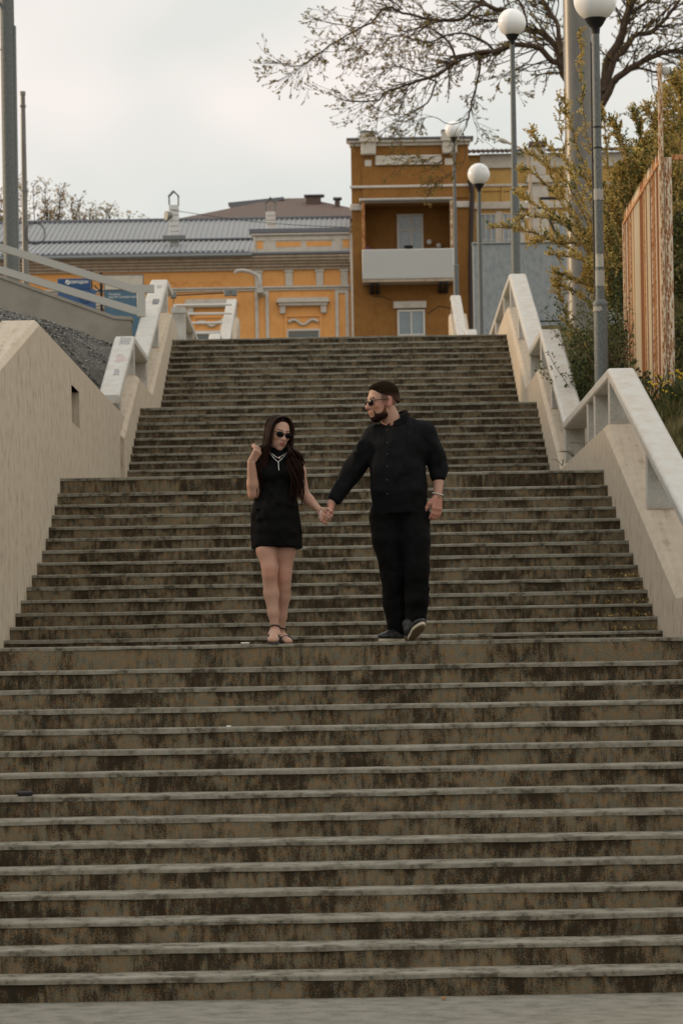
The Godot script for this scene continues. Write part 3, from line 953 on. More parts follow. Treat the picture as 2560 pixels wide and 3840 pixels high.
func build_sand_house() -> void:
	var z := 117.0
	var th := thing("sand_house", "sand yellow house with cream bands, tiled roof edge and a stepped white pier", "house", V(8.0, 11.85, z))
	sp(th, "wall", M.sand, 4.03, 14.0, 11.2, 20.28, z, z + 8)
	sp(th, "attic", M.trim, 4.5, 14.0, 19.78, 20.3, z - 0.10, z + 0.3, 0.02)
	sp(th, "string_course", M.trim, 4.03, 14.0, 18.32, 18.58, z - 0.12, z - 0.001, 0.02)
	sp(th, "string_course", M.trim, 4.03, 14.0, 19.13, 19.22, z - 0.08, z - 0.001, 0.01)
	if true:
		var p := sp(th, "pier", M.trim, 6.30, 6.86, 19.5, 20.52, z - 0.16, z + 0.35, 0.02)
		sub(p, "pier_cap", M.tile, 6.26, 6.90, 20.522, 20.70, z - 0.25, z + 0.4, 0.02)
		sub(p, "pier_base", M.trim, 6.15, 7.15, 19.23, 19.49, z - 0.19, z - 0.001, 0.02)
		sub(p, "pilaster", M.trim, 6.36, 6.94, 12.0, 19.12, z - 0.10, z - 0.001, 0.01)
	for x in [4.6, 5.35, 7.4, 8.6, 9.8]:
		var pn := sp(th, "blind_panel", M.sand, x - 0.1, x + 0.62, 18.97, 19.12, z - 0.05, z - 0.001, 0.008)
		sub(pn, "panel_side", M.sand, x - 0.1, x - 0.02, 18.60, 18.968, z - 0.05, z - 0.001, 0.008)
	for x in [[4.45, 5.05], [5.28, 5.95], [7.25, 7.9], [8.9, 9.55], [10.4, 11.0]]:
		window(th, x[0], x[1], 15.6, 18.16, z - 0.03, [x[0] + 0.2, x[0] + 0.4], [17.2], M.sash, 0.04)
		sp(th, "window_surround", M.trim, x[0] - 0.12, x[0] - 0.002, 15.4, 18.24, z - 0.04, z - 0.001, 0.008)
		sp(th, "window_surround", M.trim, x[1] + 0.002, x[1] + 0.12, 15.4, 18.24, z - 0.04, z - 0.001, 0.008)
	var b := B.new()
	b.quad(V(3.9, 20.32, z - 0.35), V(6.28, 20.32, z - 0.35), V(6.28, 21.1, z + 4), V(3.9, 21.1, z + 4))
	b.quad(V(6.88, 20.32, z - 0.35), V(14.0, 20.32, z - 0.35), V(14.0, 21.1, z + 4), V(6.88, 21.1, z + 4))
	var rf := part(th, "roof", b, M.tile)
	var x := 3.95
	while x < 11.5:
		if x < 6.22 or x > 6.95:
			var t := B.new()
			t.tube(PackedVector3Array([V(x, 20.34, z - 0.4), V(x, 20.52, z + 0.6)]), PackedFloat32Array([0.075, 0.075]), 6)
			part(rf, "roof_tile", t, M.tile)
		x += 0.17

func build_back_wall() -> void:
	var th := thing("rendered_wall", "blank blue grey rendered wall with damp streaks behind the lamps", "wall", V(6.0, 9.0, 98.0))
	sp(th, "wall_slab", M.stucco, 3.52, 12.0, 8.0, 14.60, 98.0, 98.4, 0.02)
	sp(th, "coping", M.stucco, 3.50, 12.0, 14.602, 14.66, 97.96, 98.44, 0.015)
	# iron stair frame behind the wall
	th = thing("iron_railing", "black iron frame with a slanting end and thin bars above the blue grey wall", "railing", V(7.0, 14.6, 106.0))
	var b := B.new()
	var z := 106.0
	b.box(V(8.2, 17.1, z), Vector3(4.4, 0.09, 0.06), 0.01)
	part(th, "top_rail", b, M.iron)
	b = B.new()
	b.rod(V(6.02, 17.08, z), V(6.68, 15.55, z), 0.045, 6)
	b.rod(V(6.68, 15.55, z), V(7.2, 15.5, z), 0.05, 6)
	part(th, "slanted_post", b, M.iron)
	for y in [16.3, 15.85]:
		b = B.new()
		b.rod(V(6.4 if y > 16 else 6.58, y, z), V(10.4, y, z), 0.022, 5)
		part(th, "bar", b, M.iron)
	for x in [8.3, 10.35]:
		b = B.new()
		b.rod(V(x, 15.5, z), V(x, 17.1, z), 0.035, 6)
		part(th, "post", b, M.iron)
	# low railing in front of the wall
	th = thing("iron_railing", "low thin black iron railing at the foot of the blue grey wall", "railing", V(5.5, 8.6, 70.0))
	b = B.new()
	b.rod(V(3.2, 9.28, 70), V(6.2, 9.28, 70), 0.018, 6)
	part(th, "top_rail", b, M.iron)
	b = B.new()
	b.rod(V(3.6, 8.96, 70), V(6.2, 8.96, 70), 0.014, 6)
	part(th, "middle_rail", b, M.iron)
	for x in [4.08, 4.26, 5.2]:
		b = B.new()
		b.rod(V(x, 7.4, 70), V(x, 8.96, 70), 0.014, 6)
		part(th, "post", b, M.iron)
	# meter box on a post
	th = thing("meter_box", "small cream electric box on a post between the lamp pole and the rusty fence", "electric box", V(5.9, 11.0, 80.0))
	b = B.new()
	b.rod(V(6.0, 10.0, 80), V(6.0, 11.95, 80), 0.045, 8)
	part(th, "post", b, M.pale)
	b = B.new()
	b.span(6.1, 6.29, 11.55, 11.9, 79.85, 80.05, 0.015)
	part(th, "box", b, M.white_metal)
	b = B.new()
	b.tube(PackedVector3Array([V(5.98, 11.75, 79.9), V(5.84, 11.66, 79.9), V(6.0, 11.5, 79.9), V(6.2, 11.4, 79.9)]), PackedFloat32Array([0.01, 0.01, 0.01, 0.01]), 5)
	part(th, "cable", b, M.iron)

func lamp(z: float, x: float, y0: float, yg: float, label: String, thick: float, s := 1.0) -> void:
	var th := thing("globe_lamp", label, "street lamp", V(x, y0, z), "globe lamps along the right side of the stair")
	var at := V(x, 0, z)
	var b := B.new()
	b.lathe(PackedVector2Array([Vector2(0.088 * s, y0), Vector2(0.086 * s, thick - 0.05), Vector2(0.094 * s, thick - 0.045), Vector2(0.094 * s, thick), Vector2(0.064 * s, thick + 0.03)]), at, 18)
	part(th, "base_tube", b, M.galv)
	b = B.new()
	b.lathe(PackedVector2Array([Vector2(0.058 * s, thick + 0.01), Vector2(0.046 * s, yg - 0.42 * s)]), at, 16)
	part(th, "pole", b, M.galv)
	b = B.new()
	b.lathe(PackedVector2Array([Vector2(0.05 * s, yg - 0.43 * s), Vector2(0.055 * s, yg - 0.36 * s), Vector2(0.09 * s, yg - 0.32 * s), Vector2(0.135 * s, yg - 0.245 * s), Vector2(0.14 * s, yg - 0.225 * s), Vector2(0.0, yg - 0.22 * s)]), at, 20)
	part(th, "cup", b, M.black)
	b = B.new()
	b.ball(at + Vector3(0, yg, 0), Vector3(0.272, 0.272, 0.272) * s, Basis(), 20, 32)
	part(th, "globe", b, M.globe)

func build_poles() -> void:
	lamp(41.0, 3.06, 4.4, 10.22, "nearest globe lamp, its globe cut by the top edge, pole behind the right handrail", 6.42)
	lamp(63.0, 3.09, 7.4, 14.31, "tall globe lamp standing on the peak of the white handrail left of the wide mast", 11.05)
	lamp(80.0, 3.05, 9.0, 13.97, "lower globe lamp on a thin pole before the blue grey wall", 8.9, 1.0)
	lamp(103.0, 3.16, 11.8, 18.88, "farthest globe lamp in front of the ochre house, twigs across its globe", 14.6, 1.0)
	# stickers and ties on the nearest pole
	var st := thing("sticker", "pale paper stickers and scraps wrapped round the nearest lamp pole", "stickers", V(3.06, 7.0, 41.0))
	var j := 0
	for y in [[7.70, 7.84], [6.86, 7.02], [6.62, 6.82], [6.9, 6.98], [6.3, 6.36]]:
		var b := B.new()
		var r := 0.062 if y[0] > 6.43 else 0.096
		var base := b.v.size()
		for k in 13:
			var t := lerpf(PI * [0.05, 0.2, 0.1, 0.3, 0.1][j], PI * [0.95, 0.8, 0.9, 0.6, 0.55][j], k / 12.0)
			for yy in y:
				b.put(V(3.06 - cos(t) * r, yy + 0.010 * sin(k * 1.7 + j * 2.0 + yy * 30.0), 41.0 - sin(t) * r), Vector3(-cos(t), 0, sin(t)))
		for k in 12:
			var i := k * 2
			b.ix.append_array(PackedInt32Array([i, i + 1, i + 2, i + 2, i + 1, i + 3]))
		part(st, "scrap", b, [M.scrap, M.fin, M.scrap, M.fin, M.scrap][j])
		j += 1
	st = thing("cable_tie", "black cable ties holding a dark cable to the nearest lamp pole", "cable ties", V(3.06, 8.5, 41.0))
	for y in [8.36, 8.62]:
		var b := B.new()
		b.lathe(PackedVector2Array([Vector2(0.061, y - 0.008), Vector2(0.064, y), Vector2(0.061, y + 0.008)]), V(3.06, 0, 41.0), 14)
		part(st, "tie", b, M.black)
	var cb := B.new()
	cb.tube(PackedVector3Array([V(3.0, 9.7, 41.05), V(2.995, 8.5, 41.05), V(2.995, 7.5, 41.05), V(3.0, 6.5, 41.05)]), PackedFloat32Array([0.012, 0.012, 0.012, 0.012]), 6)
	part(st, "cable", cb, M.black)
	# wide mast
	var th := thing("mast", "very wide smooth grey steel mast rising out of the picture behind the bush", "mast", V(4.56, 7.4, 66.0))
	var b := B.new()
	b.lathe(PackedVector2Array([Vector2(0.305, 6.5), Vector2(0.298, 9.0), Vector2(0.285, 18.0)]), V(4.56, 0, 66.0), 40)
	part(th, "shaft", b, M.mast)
	b = B.new()
	b.lathe(PackedVector2Array([Vector2(0.30, 17.9), Vector2(0.30, 18.1), Vector2(0.25, 18.1), Vector2(0.22, 22.0), Vector2(0.0, 22.05)]), V(4.56, 0, 66.0), 32)
	part(th, "upper_shaft", b, M.mast)
	th = thing("steel_pole", "thick dark galvanised pole at the left edge of the picture", "pole", V(-6.52, 7.5, 62.0))
	b = B.new()
	b.lathe(PackedVector2Array([Vector2(0.142, 7.0), Vector2(0.140, 10.0), Vector2(0.128, 18.0)]), V(-6.53, 0, 62.0), 24)
	part(th, "shaft", b, M.galv)
	b = B.new()
	b.rod(V(-6.40, 8.0, 61.97), V(-6.39, 14.2, 61.97), 0.03, 8)
	part(th, "cable_pipe", b, M.grey_metal)
	b = B.new()
	b.rod(V(-8.5, 14.72, 62.0), V(-6.5, 14.62, 62.0), 0.05, 8)
	b.rod(V(-8.5, 14.1, 62.0), V(-6.62, 13.75, 62.0), 0.012, 5)
	part(th, "arm", b, M.galv)
	th = thing("tapered_pole", "slim pale tapered pole with flat top right of the thick left pole", "pole", V(-7.55, 9.0, 75.0))
	b = B.new()
	b.lathe(PackedVector2Array([Vector2(0.082, 8.5), Vector2(0.075, 11.2), Vector2(0.054, 15.2), Vector2(0.064, 15.2), Vector2(0.064, 15.29), Vector2(0.0, 15.29)]), V(-7.57, 0, 75.0), 18)
	part(th, "shaft", b, M.mast)
	b = B.new()
	for y in [14.95, 13.0]:
		b.lathe(PackedVector2Array([Vector2(0.07, y - 0.02), Vector2(0.075, y), Vector2(0.07, y + 0.02)]), V(-7.57, 0, 75.0), 14)
	part(th, "collar", b, M.galv)
	for k in 3:
		var lp := B.new()
		var pts := PackedVector3Array()
		var rad := PackedFloat32Array()
		for i in 22:
			var t := TAU * i / 20.0 + 0.6 + k * 0.3
			pts.append(V(-7.32 + cos(t) * (0.2 + 0.02 * k), 12.0 + sin(t) * (0.23 + 0.015 * k), 74.9 - 0.02 * k))
			rad.append(0.005)
		lp.tube(pts, rad, 5)
		part(th, "cable_loop", lp, M.iron)
	# arm lamps
	th = thing("arm_lamp", "brown street lamp post with a curved arm leaning left in front of the sand house", "street lamp", V(6.0, 11.8, 111.0))
	b = B.new()
	b.tube(PackedVector3Array([V(5.95, 11.8, 111), V(5.98, 15.0, 111), V(5.98, 15.9, 111)]), PackedFloat32Array([0.10, 0.09, 0.085]), 10)
	part(th, "post", b, M.rusty)
	b = B.new()
	b.tube(PackedVector3Array([V(5.98, 15.8, 111), V(5.97, 17.5, 111), V(5.98, 18.7, 111), V(5.93, 19.15, 111), V(5.72, 19.5, 111), V(5.45, 19.65, 111), V(5.2, 19.75, 111)]), PackedFloat32Array([0.07, 0.06, 0.05, 0.045, 0.04, 0.04, 0.04]), 8)
	part(th, "arm", b, M.cornice)
	b = B.new()
	b.ball(V(5.08, 19.8, 111), Vector3(0.2, 0.085, 0.1), Basis(Vector3.BACK, -0.35), 8, 12)
	part(th, "lamp_head", b, M.fin)
	for y in [18.0, 17.7, 17.2, 16.7]:
		b = B.new()
		b.ball(V(5.86, y, 110.95), Vector3(0.06, 0.08, 0.06), Basis(), 6, 8)
		part(th, "insulator", b, M.white_paint)
	th = thing("arm_lamp", "white curved lamp arm bending left in front of the yellow house", "street lamp", V(-3.38, 15.1, 113.5))
	b = B.new()
	b.tube(PackedVector3Array([V(-3.34, 15.2, 113.5), V(-3.34, 15.45, 113.5), V(-3.4, 15.65, 113.5), V(-3.62, 15.78, 113.5), V(-3.9, 15.85, 113.5), V(-4.12, 15.84, 113.5), V(-4.2, 15.76, 113.5)]), PackedFloat32Array([0.075, 0.075, 0.07, 0.065, 0.065, 0.06, 0.05]), 8)
	part(th, "arm", b, M.fin)
	b = B.new()
	b.span(-3.45, -3.23, 15.05, 15.22, 113.42, 114.9, 0.02)
	part(th, "bracket", b, M.fin)
	# overhead cable
	var cab := B.new()
	var pts := PackedVector3Array()
	var rad := PackedFloat32Array()
	for i in 21:
		var t := i / 20.0
		pts.append(V(lerpf(-6.35, -0.3, t), lerpf(17.95, 17.25, t) - 0.12 * sin(t * PI), 113.2))
		rad.append(0.011)
	cab.tube(pts, rad, 5)
	single("overhead_cable", cab, M.iron, "thin dark cable sagging in front of the ribbed roof", "cable")
	cab = B.new()
	pts = PackedVector3Array()
	for i in 21:
		var t := i / 20.0
		pts.append(V(lerpf(4.0, 9.0, t), 20.75 - 0.12 * sin(t * PI), 120))
	cab.tube(pts, rad, 5)
	single("overhead_cable", cab, M.iron, "thin cable above the tiled edge of the sand house", "cable")

func build_ramp() -> void:
	var th := thing("ramp_wall", "grey concrete wall of the side ramp rising to the left above the gravel", "wall", V(-5.0, 6.0, 53.0))
	var b := B.new()
	b.prism_xy(PackedVector2Array([Vector2(-3.66, 5.2), Vector2(-3.66, 7.62), Vector2(-3.92, 7.64), Vector2(-5.77, 8.34), Vector2(-9.5, 9.72), Vector2(-9.5, 5.2)]), 53.0, 53.35)
	part(th, "wall_slab", b, M.grey_wall)
	b = B.new()
	b.prism_xy(PackedVector2Array([Vector2(-3.64, 7.60), Vector2(-3.64, 7.655), Vector2(-3.92, 7.675), Vector2(-5.77, 8.375), Vector2(-9.5, 9.755), Vector2(-9.5, 9.70), Vector2(-5.77, 8.32), Vector2(-3.92, 7.62)]), 52.98, 53.37)
	part(th, "coping", b, M.grey_wall)
	th = thing("ramp_railing", "pale painted two bar railing along the ramp, thick bars slanting up to the left", "railing", V(-5.0, 7.6, 53.1))
	var xs := func(z): return -1.0
	for r in [[[-3.28, 8.12], [-3.62, 8.12], [-5.77, 8.835], [-9.5, 10.08]], [[-3.5, 7.735], [-5.77, 8.465], [-9.5, 9.70]]]:
		b = B.new()
		var poly := PackedVector2Array()
		for p in r:
			poly.append(Vector2(p[0], p[1] + 0.062))
		for i in range(r.size() - 1, -1, -1):
			poly.append(Vector2(r[i][0], r[i][1] - 0.062))
		b.prism_xy(poly, 53.09, 53.21)
		part(th, "rail", b, M.grey_rail)
	b = B.new()
	b.span(-3.56, -3.425, 7.66, 8.06, 53.085, 53.215, 0.01)
	part(th, "post", b, M.grey_rail)
	b = B.new()
	b.span(-6.95, -6.82, 8.0, 9.2, 53.085, 53.215, 0.01)
	part(th, "post", b, M.grey_rail)
	# pipe railing of the terrace
	th = thing("pipe_railing", "four level white pipes of a railing between the two left parapet peaks", "railing", V(-4.3, 11.7, 92.0))
	for y in [12.24, 11.99, 11.73, 11.44]:
		b = B.new()
		b.rod(V(-5.1, y, 92.0), V(-3.5, y, 92.0), 0.036, 8)
		part(th, "pipe", b, M.white_paint)
	b = B.new()
	b.rod(V(-5.1, 11.0, 92.0), V(-5.1, 12.28, 92.0), 0.04, 8)
	part(th, "post", b, M.white_paint)
	th = thing("barrier_rod", "dark thin rod with two grey clamp boxes above the white pipe railing", "barrier", V(-4.3, 12.5, 92.2))
	b = B.new()
	b.rod(V(-5.2, 12.54, 92.2), V(-3.4, 12.60, 92.2), 0.018, 6)
	part(th, "rod", b, M.iron)
	for x in [[-5.24, -5.07], [-3.72, -3.55], [-3.53, -3.36]]:
		b = B.new()
		b.span(x[0], x[1], 12.46 if x[0] < -5 else 12.5, 12.64 if x[0] < -5 else 12.68, 92.08, 92.3, 0.015)
		part(th, "clamp_box", b, M.grey_metal)
	b = B.new()
	b.rod(V(-5.16, 11.9, 92.2), V(-5.15, 12.47, 92.2), 0.012, 5)
	part(th, "stay", b, M.iron)

func build_signs() -> void:
	var z := 90.0
	var th := thing("sign_board", "blue advertising board with white letters and a round emblem behind the ramp railing", "sign", V(-7.7, 11.0, z))
	var b := B.new()
	b.span(-8.22, -7.30, 12.50, 12.80, z, z + 0.08, 0.01)
	part(th, "header_panel", b, M.blue)
	b = B.new()
	b.span(-8.22, -7.17, 11.2, 12.495, z + 0.01, z + 0.08, 0.01)
	part(th, "panel", b, flat(S(62, 92, 132), 0.5))
	text_part(th, "lettering", "ЕВРОДОН", V(-7.86, 12.70, z - 0.004), 0.105, M.paper, "Droid Sans", 700)
	b = B.new()
	b.tube(PackedVector3Array([V(-7.93, 12.70, z - 0.012), V(-7.93, 12.70, z - 0.002)]), PackedFloat32Array([0.065, 0.065]), 20)
	var em := part(th, "emblem", b, M.paper)
	b = B.new()
	b.box(V(-7.93, 12.70, z - 0.016), Vector3(0.115, 0.02, 0.004), 0.0, Basis(Vector3.BACK, 0.75))
	part(em, "emblem_stripe", b, M.blue)
	b = B.new()
	b.ball(V(-7.42, 12.30, z + 0.004), Vector3(0.22, 0.2, 0.012), Basis(), 8, 24)
	part(th, "printed_disc", b, flat(S(50, 78, 118), 0.5))
	for q in [[-8.1, 12.2, 0.14, 0.07], [-7.95, 12.16, 0.09, 0.04], [-7.66, 12.42, 0.14, 0.05], [-7.8, 12.02, 0.2, 0.05], [-7.66, 11.92, 0.25, 0.08]]:
		b = B.new()
		b.box(V(q[0], q[1], z + 0.006), Vector3(q[2], q[3], 0.006))
		part(th, "printed_patch", b, M.paper)
	b = B.new()
	b.rod(V(-7.02, 11.0, z + 0.1), V(-7.02, 12.97, z + 0.1), 0.04, 8)
	b.rod(V(-7.28, 12.0, z + 0.12), V(-7.28, 13.05, z + 0.12), 0.02, 6)
	b.rod(V(-7.22, 12.62, z + 0.1), V(-7.04, 12.44, z + 0.1), 0.018, 6)
	b.rod(V(-7.18, 12.44, z + 0.1), V(-6.88, 12.46, z + 0.1), 0.018, 6)
	part(th, "frame_post", b, M.iron)
	th = thing("sign_board", "board with blank cream upper half and pale blue lower half with two lines of text", "sign", V(-6.4, 11.0, z))
	b = B.new()
	b.span(-6.92, -5.86, 11.2, 12.455, z, z + 0.06, 0.01)
	part(th, "lower_panel", b, M.blue_pale)
	b = B.new()
	b.span(-6.92, -5.86, 12.475, 12.87, z, z + 0.06, 0.01)
	part(th, "upper_panel", b, M.trim)
	b = B.new()
	for s in [[-6.94, -5.84, 12.87, 12.893], [-6.94, -5.84, 12.458, 12.472], [-6.94, -6.922, 11.2, 12.869], [-5.858, -5.84, 11.2, 12.869]]:
		b.span(s[0], s[1], s[2], s[3], z - 0.01, z + 0.07)
	part(th, "frame", b, M.grey_metal)
	text_part(th, "lettering", "Реклама", V(-6.81, 12.35, z - 0.004), 0.082, M.paper)
	text_part(th, "lettering", "вашей локации здесь", V(-6.81, 12.275, z - 0.004), 0.082, M.paper)

func build_fence() -> void:
	var th := thing("iron_fence", "rusty white painted picket fence panel running away from the tall corner posts", "fence", V(3.76, 4.9, 40.0))
	for k in 37:
		var z := 40.12 + k * 0.148
		var b := B.new()
		b.span(3.745, 3.772, 4.9 + rng.randf_range(0, 0.06), 8.08, z - 0.013, z + 0.013, 0.003)
		b.tube(PackedVector3Array([V(3.758, 8.08, z), V(3.758 + rng.randf_range(-0.004, 0.004), 8.2, z)]), PackedFloat32Array([0.012, 0.002]), 4, false)
		part(th, "picket", b, [M.rust, M.rusty][k % 2] if rng.randf() < 0.16 else M.picket[rng.randi() % 8])
	for y in [8.03, 5.15]:
		var b := B.new()
		b.span(3.735, 3.782, y - 0.022, y + 0.022, 40.05, 45.6, 0.004)
		part(th, "rail", b, M.rusty)
	for p in [[3.73, 3.785, 4.9, 9.22, 39.93, M.pale], [3.79, 3.88, 4.95, 8.06, 39.92, M.rust], [3.735, 3.785, 4.9, 8.05, 45.62, M.pale]]:
		var b := B.new()
		b.span(p[0], p[1], p[2], p[3], p[4], p[4] + 0.06, 0.006)
		part(th, "post", b, p[5])
	var b := B.new()
	b.span(3.77, 3.90, 4.86, 5.01, 39.88, 39.915, 0.008)
	part(th, "cover_plate", b, M.fin)
	b = B.new()
	b.ball(V(3.83, 9.12, 39.96), Vector3(0.05, 0.06, 0.03), Basis(), 8, 10)
	part(th, "end_cap", b, M.fin)
	th = thing("iron_gate", "rusty fence panel turning right at the picture edge, beyond the corner post", "fence", V(4.5, 4.9, 40.0))
	for y in [8.06, 4.94]:
		b = B.new()
		b.span(3.885, 5.6, y - 0.035, y + 0.035, 39.93, 39.98, 0.006)
		part(th, "rail", b, M.rusty if y > 6 else M.rust)
	for k in 10:
		b = B.new()
		var x := 4.06 + k * 0.17
		b.span(x - 0.022, x + 0.022, 4.9, 8.02, 39.94, 39.97, 0.004)
		b.tube(PackedVector3Array([V(x, 8.09, 39.955), V(x, 8.16, 39.955), V(x, 8.27, 39.955)]), PackedFloat32Array([0.008, 0.022, 0.002]), 5, false)
		part(th, "picket", b, M.rusty if k % 3 != 1 else M.rust)

# ---------------------------------------------------------------- people: smooth union of tapered capsules and ellipsoids, meshed as surface nets
func cone(a: Vector3, b: Vector3, ra: float, rb: float, sq := Vector3.ONE) -> Array:
	return [0, a, b, ra, rb, sq]

func egg(c: Vector3, r: Vector3, bs := Basis()) -> Array:
	return [1, c, r, bs.inverse(), bs]

func chain(pr: Array, pts: Array, rad: Array, sq := Vector3.ONE) -> void:
	for i in pts.size() - 1:
		pr.append(cone(pts[i], pts[i + 1], rad[i], rad[i + 1], sq))

# sq widens the round section: 1.4 along z means 1.4 times as thick front to back
func mesh_field(prims: Array, cell: float, blend: float, paint: Variant = null, carve := []) -> B:
	var lo := Vector3.ONE * 1e9
	var hi := Vector3.ONE * -1e9
	var boxes := []
	var mg := blend * 4.0 + cell * 2.0
	for p in prims:
		var a: Vector3
		var d: Vector3
		if p[0] == 0:
			var r: float = maxf(p[3], p[4])
			var e: Vector3 = p[5] * r + Vector3.ONE * mg
			a = (p[1] as Vector3).min(p[2]) - e
			d = (p[1] as Vector3).max(p[2]) + e
		else:
			var r: Vector3 = p[2]
			var m: Basis = p[4]
			var e := Vector3(absf(m.x.x) * r.x + absf(m.y.x) * r.y + absf(m.z.x) * r.z, absf(m.x.y) * r.x + absf(m.y.y) * r.y + absf(m.z.y) * r.z, absf(m.x.z) * r.x + absf(m.y.z) * r.y + absf(m.z.z) * r.z) + Vector3.ONE * mg
			a = p[1] - e
			d = p[1] + e
		boxes.append([a, d])
		lo = lo.min(a)
		hi = hi.max(d)
	var nx := int((hi.x - lo.x) / cell) + 2
	var ny := int((hi.y - lo.y) / cell) + 2
	var nz := int((hi.z - lo.z) / cell) + 2
	var sum := PackedFloat32Array()
	sum.resize(nx * ny * nz)
	var ib := 1.0 / blend
	for k in prims.size():
		var p: Array = prims[k]
		var i0 := Vector3i(((boxes[k][0] as Vector3) - lo) / cell)
		var i1 := Vector3i(((boxes[k][1] as Vector3) - lo) / cell)
		if p[0] == 0:
			var a: Vector3 = p[1]
			var sq: Vector3 = p[5]
			var isq := Vector3.ONE / sq
			var ba: Vector3 = (p[2] - a) * isq
			var l2 := maxf(ba.length_squared(), 1e-9)
			var ra: float = p[3]
			var dr: float = p[4] - ra
			var sc := 1.0 if sq == Vector3.ONE else minf(sq.x, minf(sq.y, sq.z)) * 0.5 + 0.5
			for z in range(i0.z, i1.z + 1):
				for y in range(i0.y, i1.y + 1):
					var row := (z * ny + y) * nx
					var q := (lo + Vector3(i0.x, y, z) * cell - a) * isq
					var dx := cell * isq.x
					for x in range(i0.x, i1.x + 1):
						var t := clampf(q.dot(ba) / l2, 0.0, 1.0)
						var d := ((q - ba * t).length() - ra - dr * t) * sc * ib
						if d < 5.0:
							sum[row + x] += exp(-maxf(d, -12.0))
						q.x += dx
		else:
			var c: Vector3 = p[1]
			var r: Vector3 = p[2]
			var m: Basis = p[3]
			var mr := minf(r.x, minf(r.y, r.z))
			for z in range(i0.z, i1.z + 1):
				for y in range(i0.y, i1.y + 1):
					var row := (z * ny + y) * nx
					for x in range(i0.x, i1.x + 1):
						var q := m * (lo + Vector3(x, y, z) * cell - c)
						var k0 := (q / r).length()
						var k1 := (q / (r * r)).length()
						var d := (k0 * (k0 - 1.0) / k1 if k1 > 1e-6 else -mr) * ib
						if d < 5.0:
							sum[row + x] += exp(-maxf(d, -12.0))
	for cv in carve:   # plane cuts: [point, outward normal]
		var pn: Vector3 = cv[1]
		var dd: float = pn.dot(cv[0])
		for z in nz:
			for y in ny:
				var row := (z * ny + y) * nx
				for x in nx:
					if sum[row + x] > 0.0:
						var d := pn.dot(lo + Vector3(x, y, z) * cell) - dd
						if d > -cell * 1.5:
							sum[row + x] = minf(sum[row + x], exp(-clampf(d * ib, -10.0, 10.0)))
	# field value: positive outside
	var f := PackedFloat32Array()
	f.resize(sum.size())
	for i in sum.size():
		var s := sum[i]
		f[i] = -blend * log(s) if s > 0.0067 else blend * 5.0
	var out := B.new()
	out.use_c = paint != null
	var idx := PackedInt32Array()
	idx.resize(sum.size())
	idx.fill(-1)
	var ox := [0, 1, 0, 1, 0, 1, 0, 1]
	var off := [0, 1, nx, nx + 1, nx * ny, nx * ny + 1, nx * ny + nx, nx * ny + nx + 1]
	var edges := [[0, 1], [2, 3], [4, 5], [6, 7], [0, 2], [1, 3], [4, 6], [5, 7], [0, 4], [1, 5], [2, 6], [3, 7]]
	for z in nz - 1:
		for y in ny - 1:
			var row := (z * ny + y) * nx
			for x in nx - 1:
				var i := row + x
				var s0 := f[i] < 0.0
				if (f[i + 1] < 0.0) == s0 and (f[i + nx] < 0.0) == s0 and (f[i + nx + 1] < 0.0) == s0 and (f[i + off[4]] < 0.0) == s0 and (f[i + off[5]] < 0.0) == s0 and (f[i + off[6]] < 0.0) == s0 and (f[i + off[7]] < 0.0) == s0:
					continue
				var acc := Vector3.ZERO
				var n := 0
				for e in edges:
					var va: float = f[i + off[e[0]]]
					var vb: float = f[i + off[e[1]]]
					if (va < 0.0) != (vb < 0.0):
						var t := va / (va - vb)
						var pa := Vector3(e[0] & 1, (e[0] >> 1) & 1, e[0] >> 2)
						var pb := Vector3(e[1] & 1, (e[1] >> 1) & 1, e[1] >> 2)
						acc += pa.lerp(pb, t)
						n += 1
				acc /= n
				var g := Vector3(f[i + 1] - f[i] + f[i + off[3]] - f[i + off[2]] + f[i + off[5]] - f[i + off[4]] + f[i + off[7]] - f[i + off[6]],
					f[i + off[2]] - f[i] + f[i + off[3]] - f[i + 1] + f[i + off[6]] - f[i + off[4]] + f[i + off[7]] - f[i + off[5]],
					f[i + off[4]] - f[i] + f[i + off[5]] - f[i + 1] + f[i + off[6]] - f[i + off[2]] + f[i + off[7]] - f[i + off[3]])
				var p := lo + (Vector3(x, y, z) + acc) * cell
				if out.use_c:
					out.tint = paint.call(p)
				idx[i] = out.put(p, g.normalized())
	var sx := 1
	var sy := nx
	var sz := nx * ny
	for z in range(1, nz - 1):
		for y in range(1, ny - 1):
			var row := (z * ny + y) * nx
			for x in range(1, nx - 1):
				var i := row + x
				if idx[i] < 0 and f[i] > 0.0 and f[i + 1] > 0.0 and f[i + sy] > 0.0 and f[i + sz] > 0.0:
					continue
				var s0 := f[i] < 0.0
				if (f[i + sx] < 0.0) != s0:
					quad_net(out, idx[i - sy - sz], idx[i - sz], idx[i], idx[i - sy], s0)
				if (f[i + sy] < 0.0) != s0:
					quad_net(out, idx[i - sx - sz], idx[i - sx], idx[i], idx[i - sz], s0)
				if (f[i + sz] < 0.0) != s0:
					quad_net(out, idx[i - sx - sy], idx[i - sy], idx[i], idx[i - sx], s0)
	return out

func quad_net(o: B, a: int, b: int, c: int, d: int, inside: bool) -> void:
	if a < 0 or b < 0 or c < 0 or d < 0:
		return
	if inside:
		o.ix.append_array(PackedInt32Array([a, c, b, a, d, c]))
	else:
		o.ix.append_array(PackedInt32Array([a, b, c, a, c, d]))

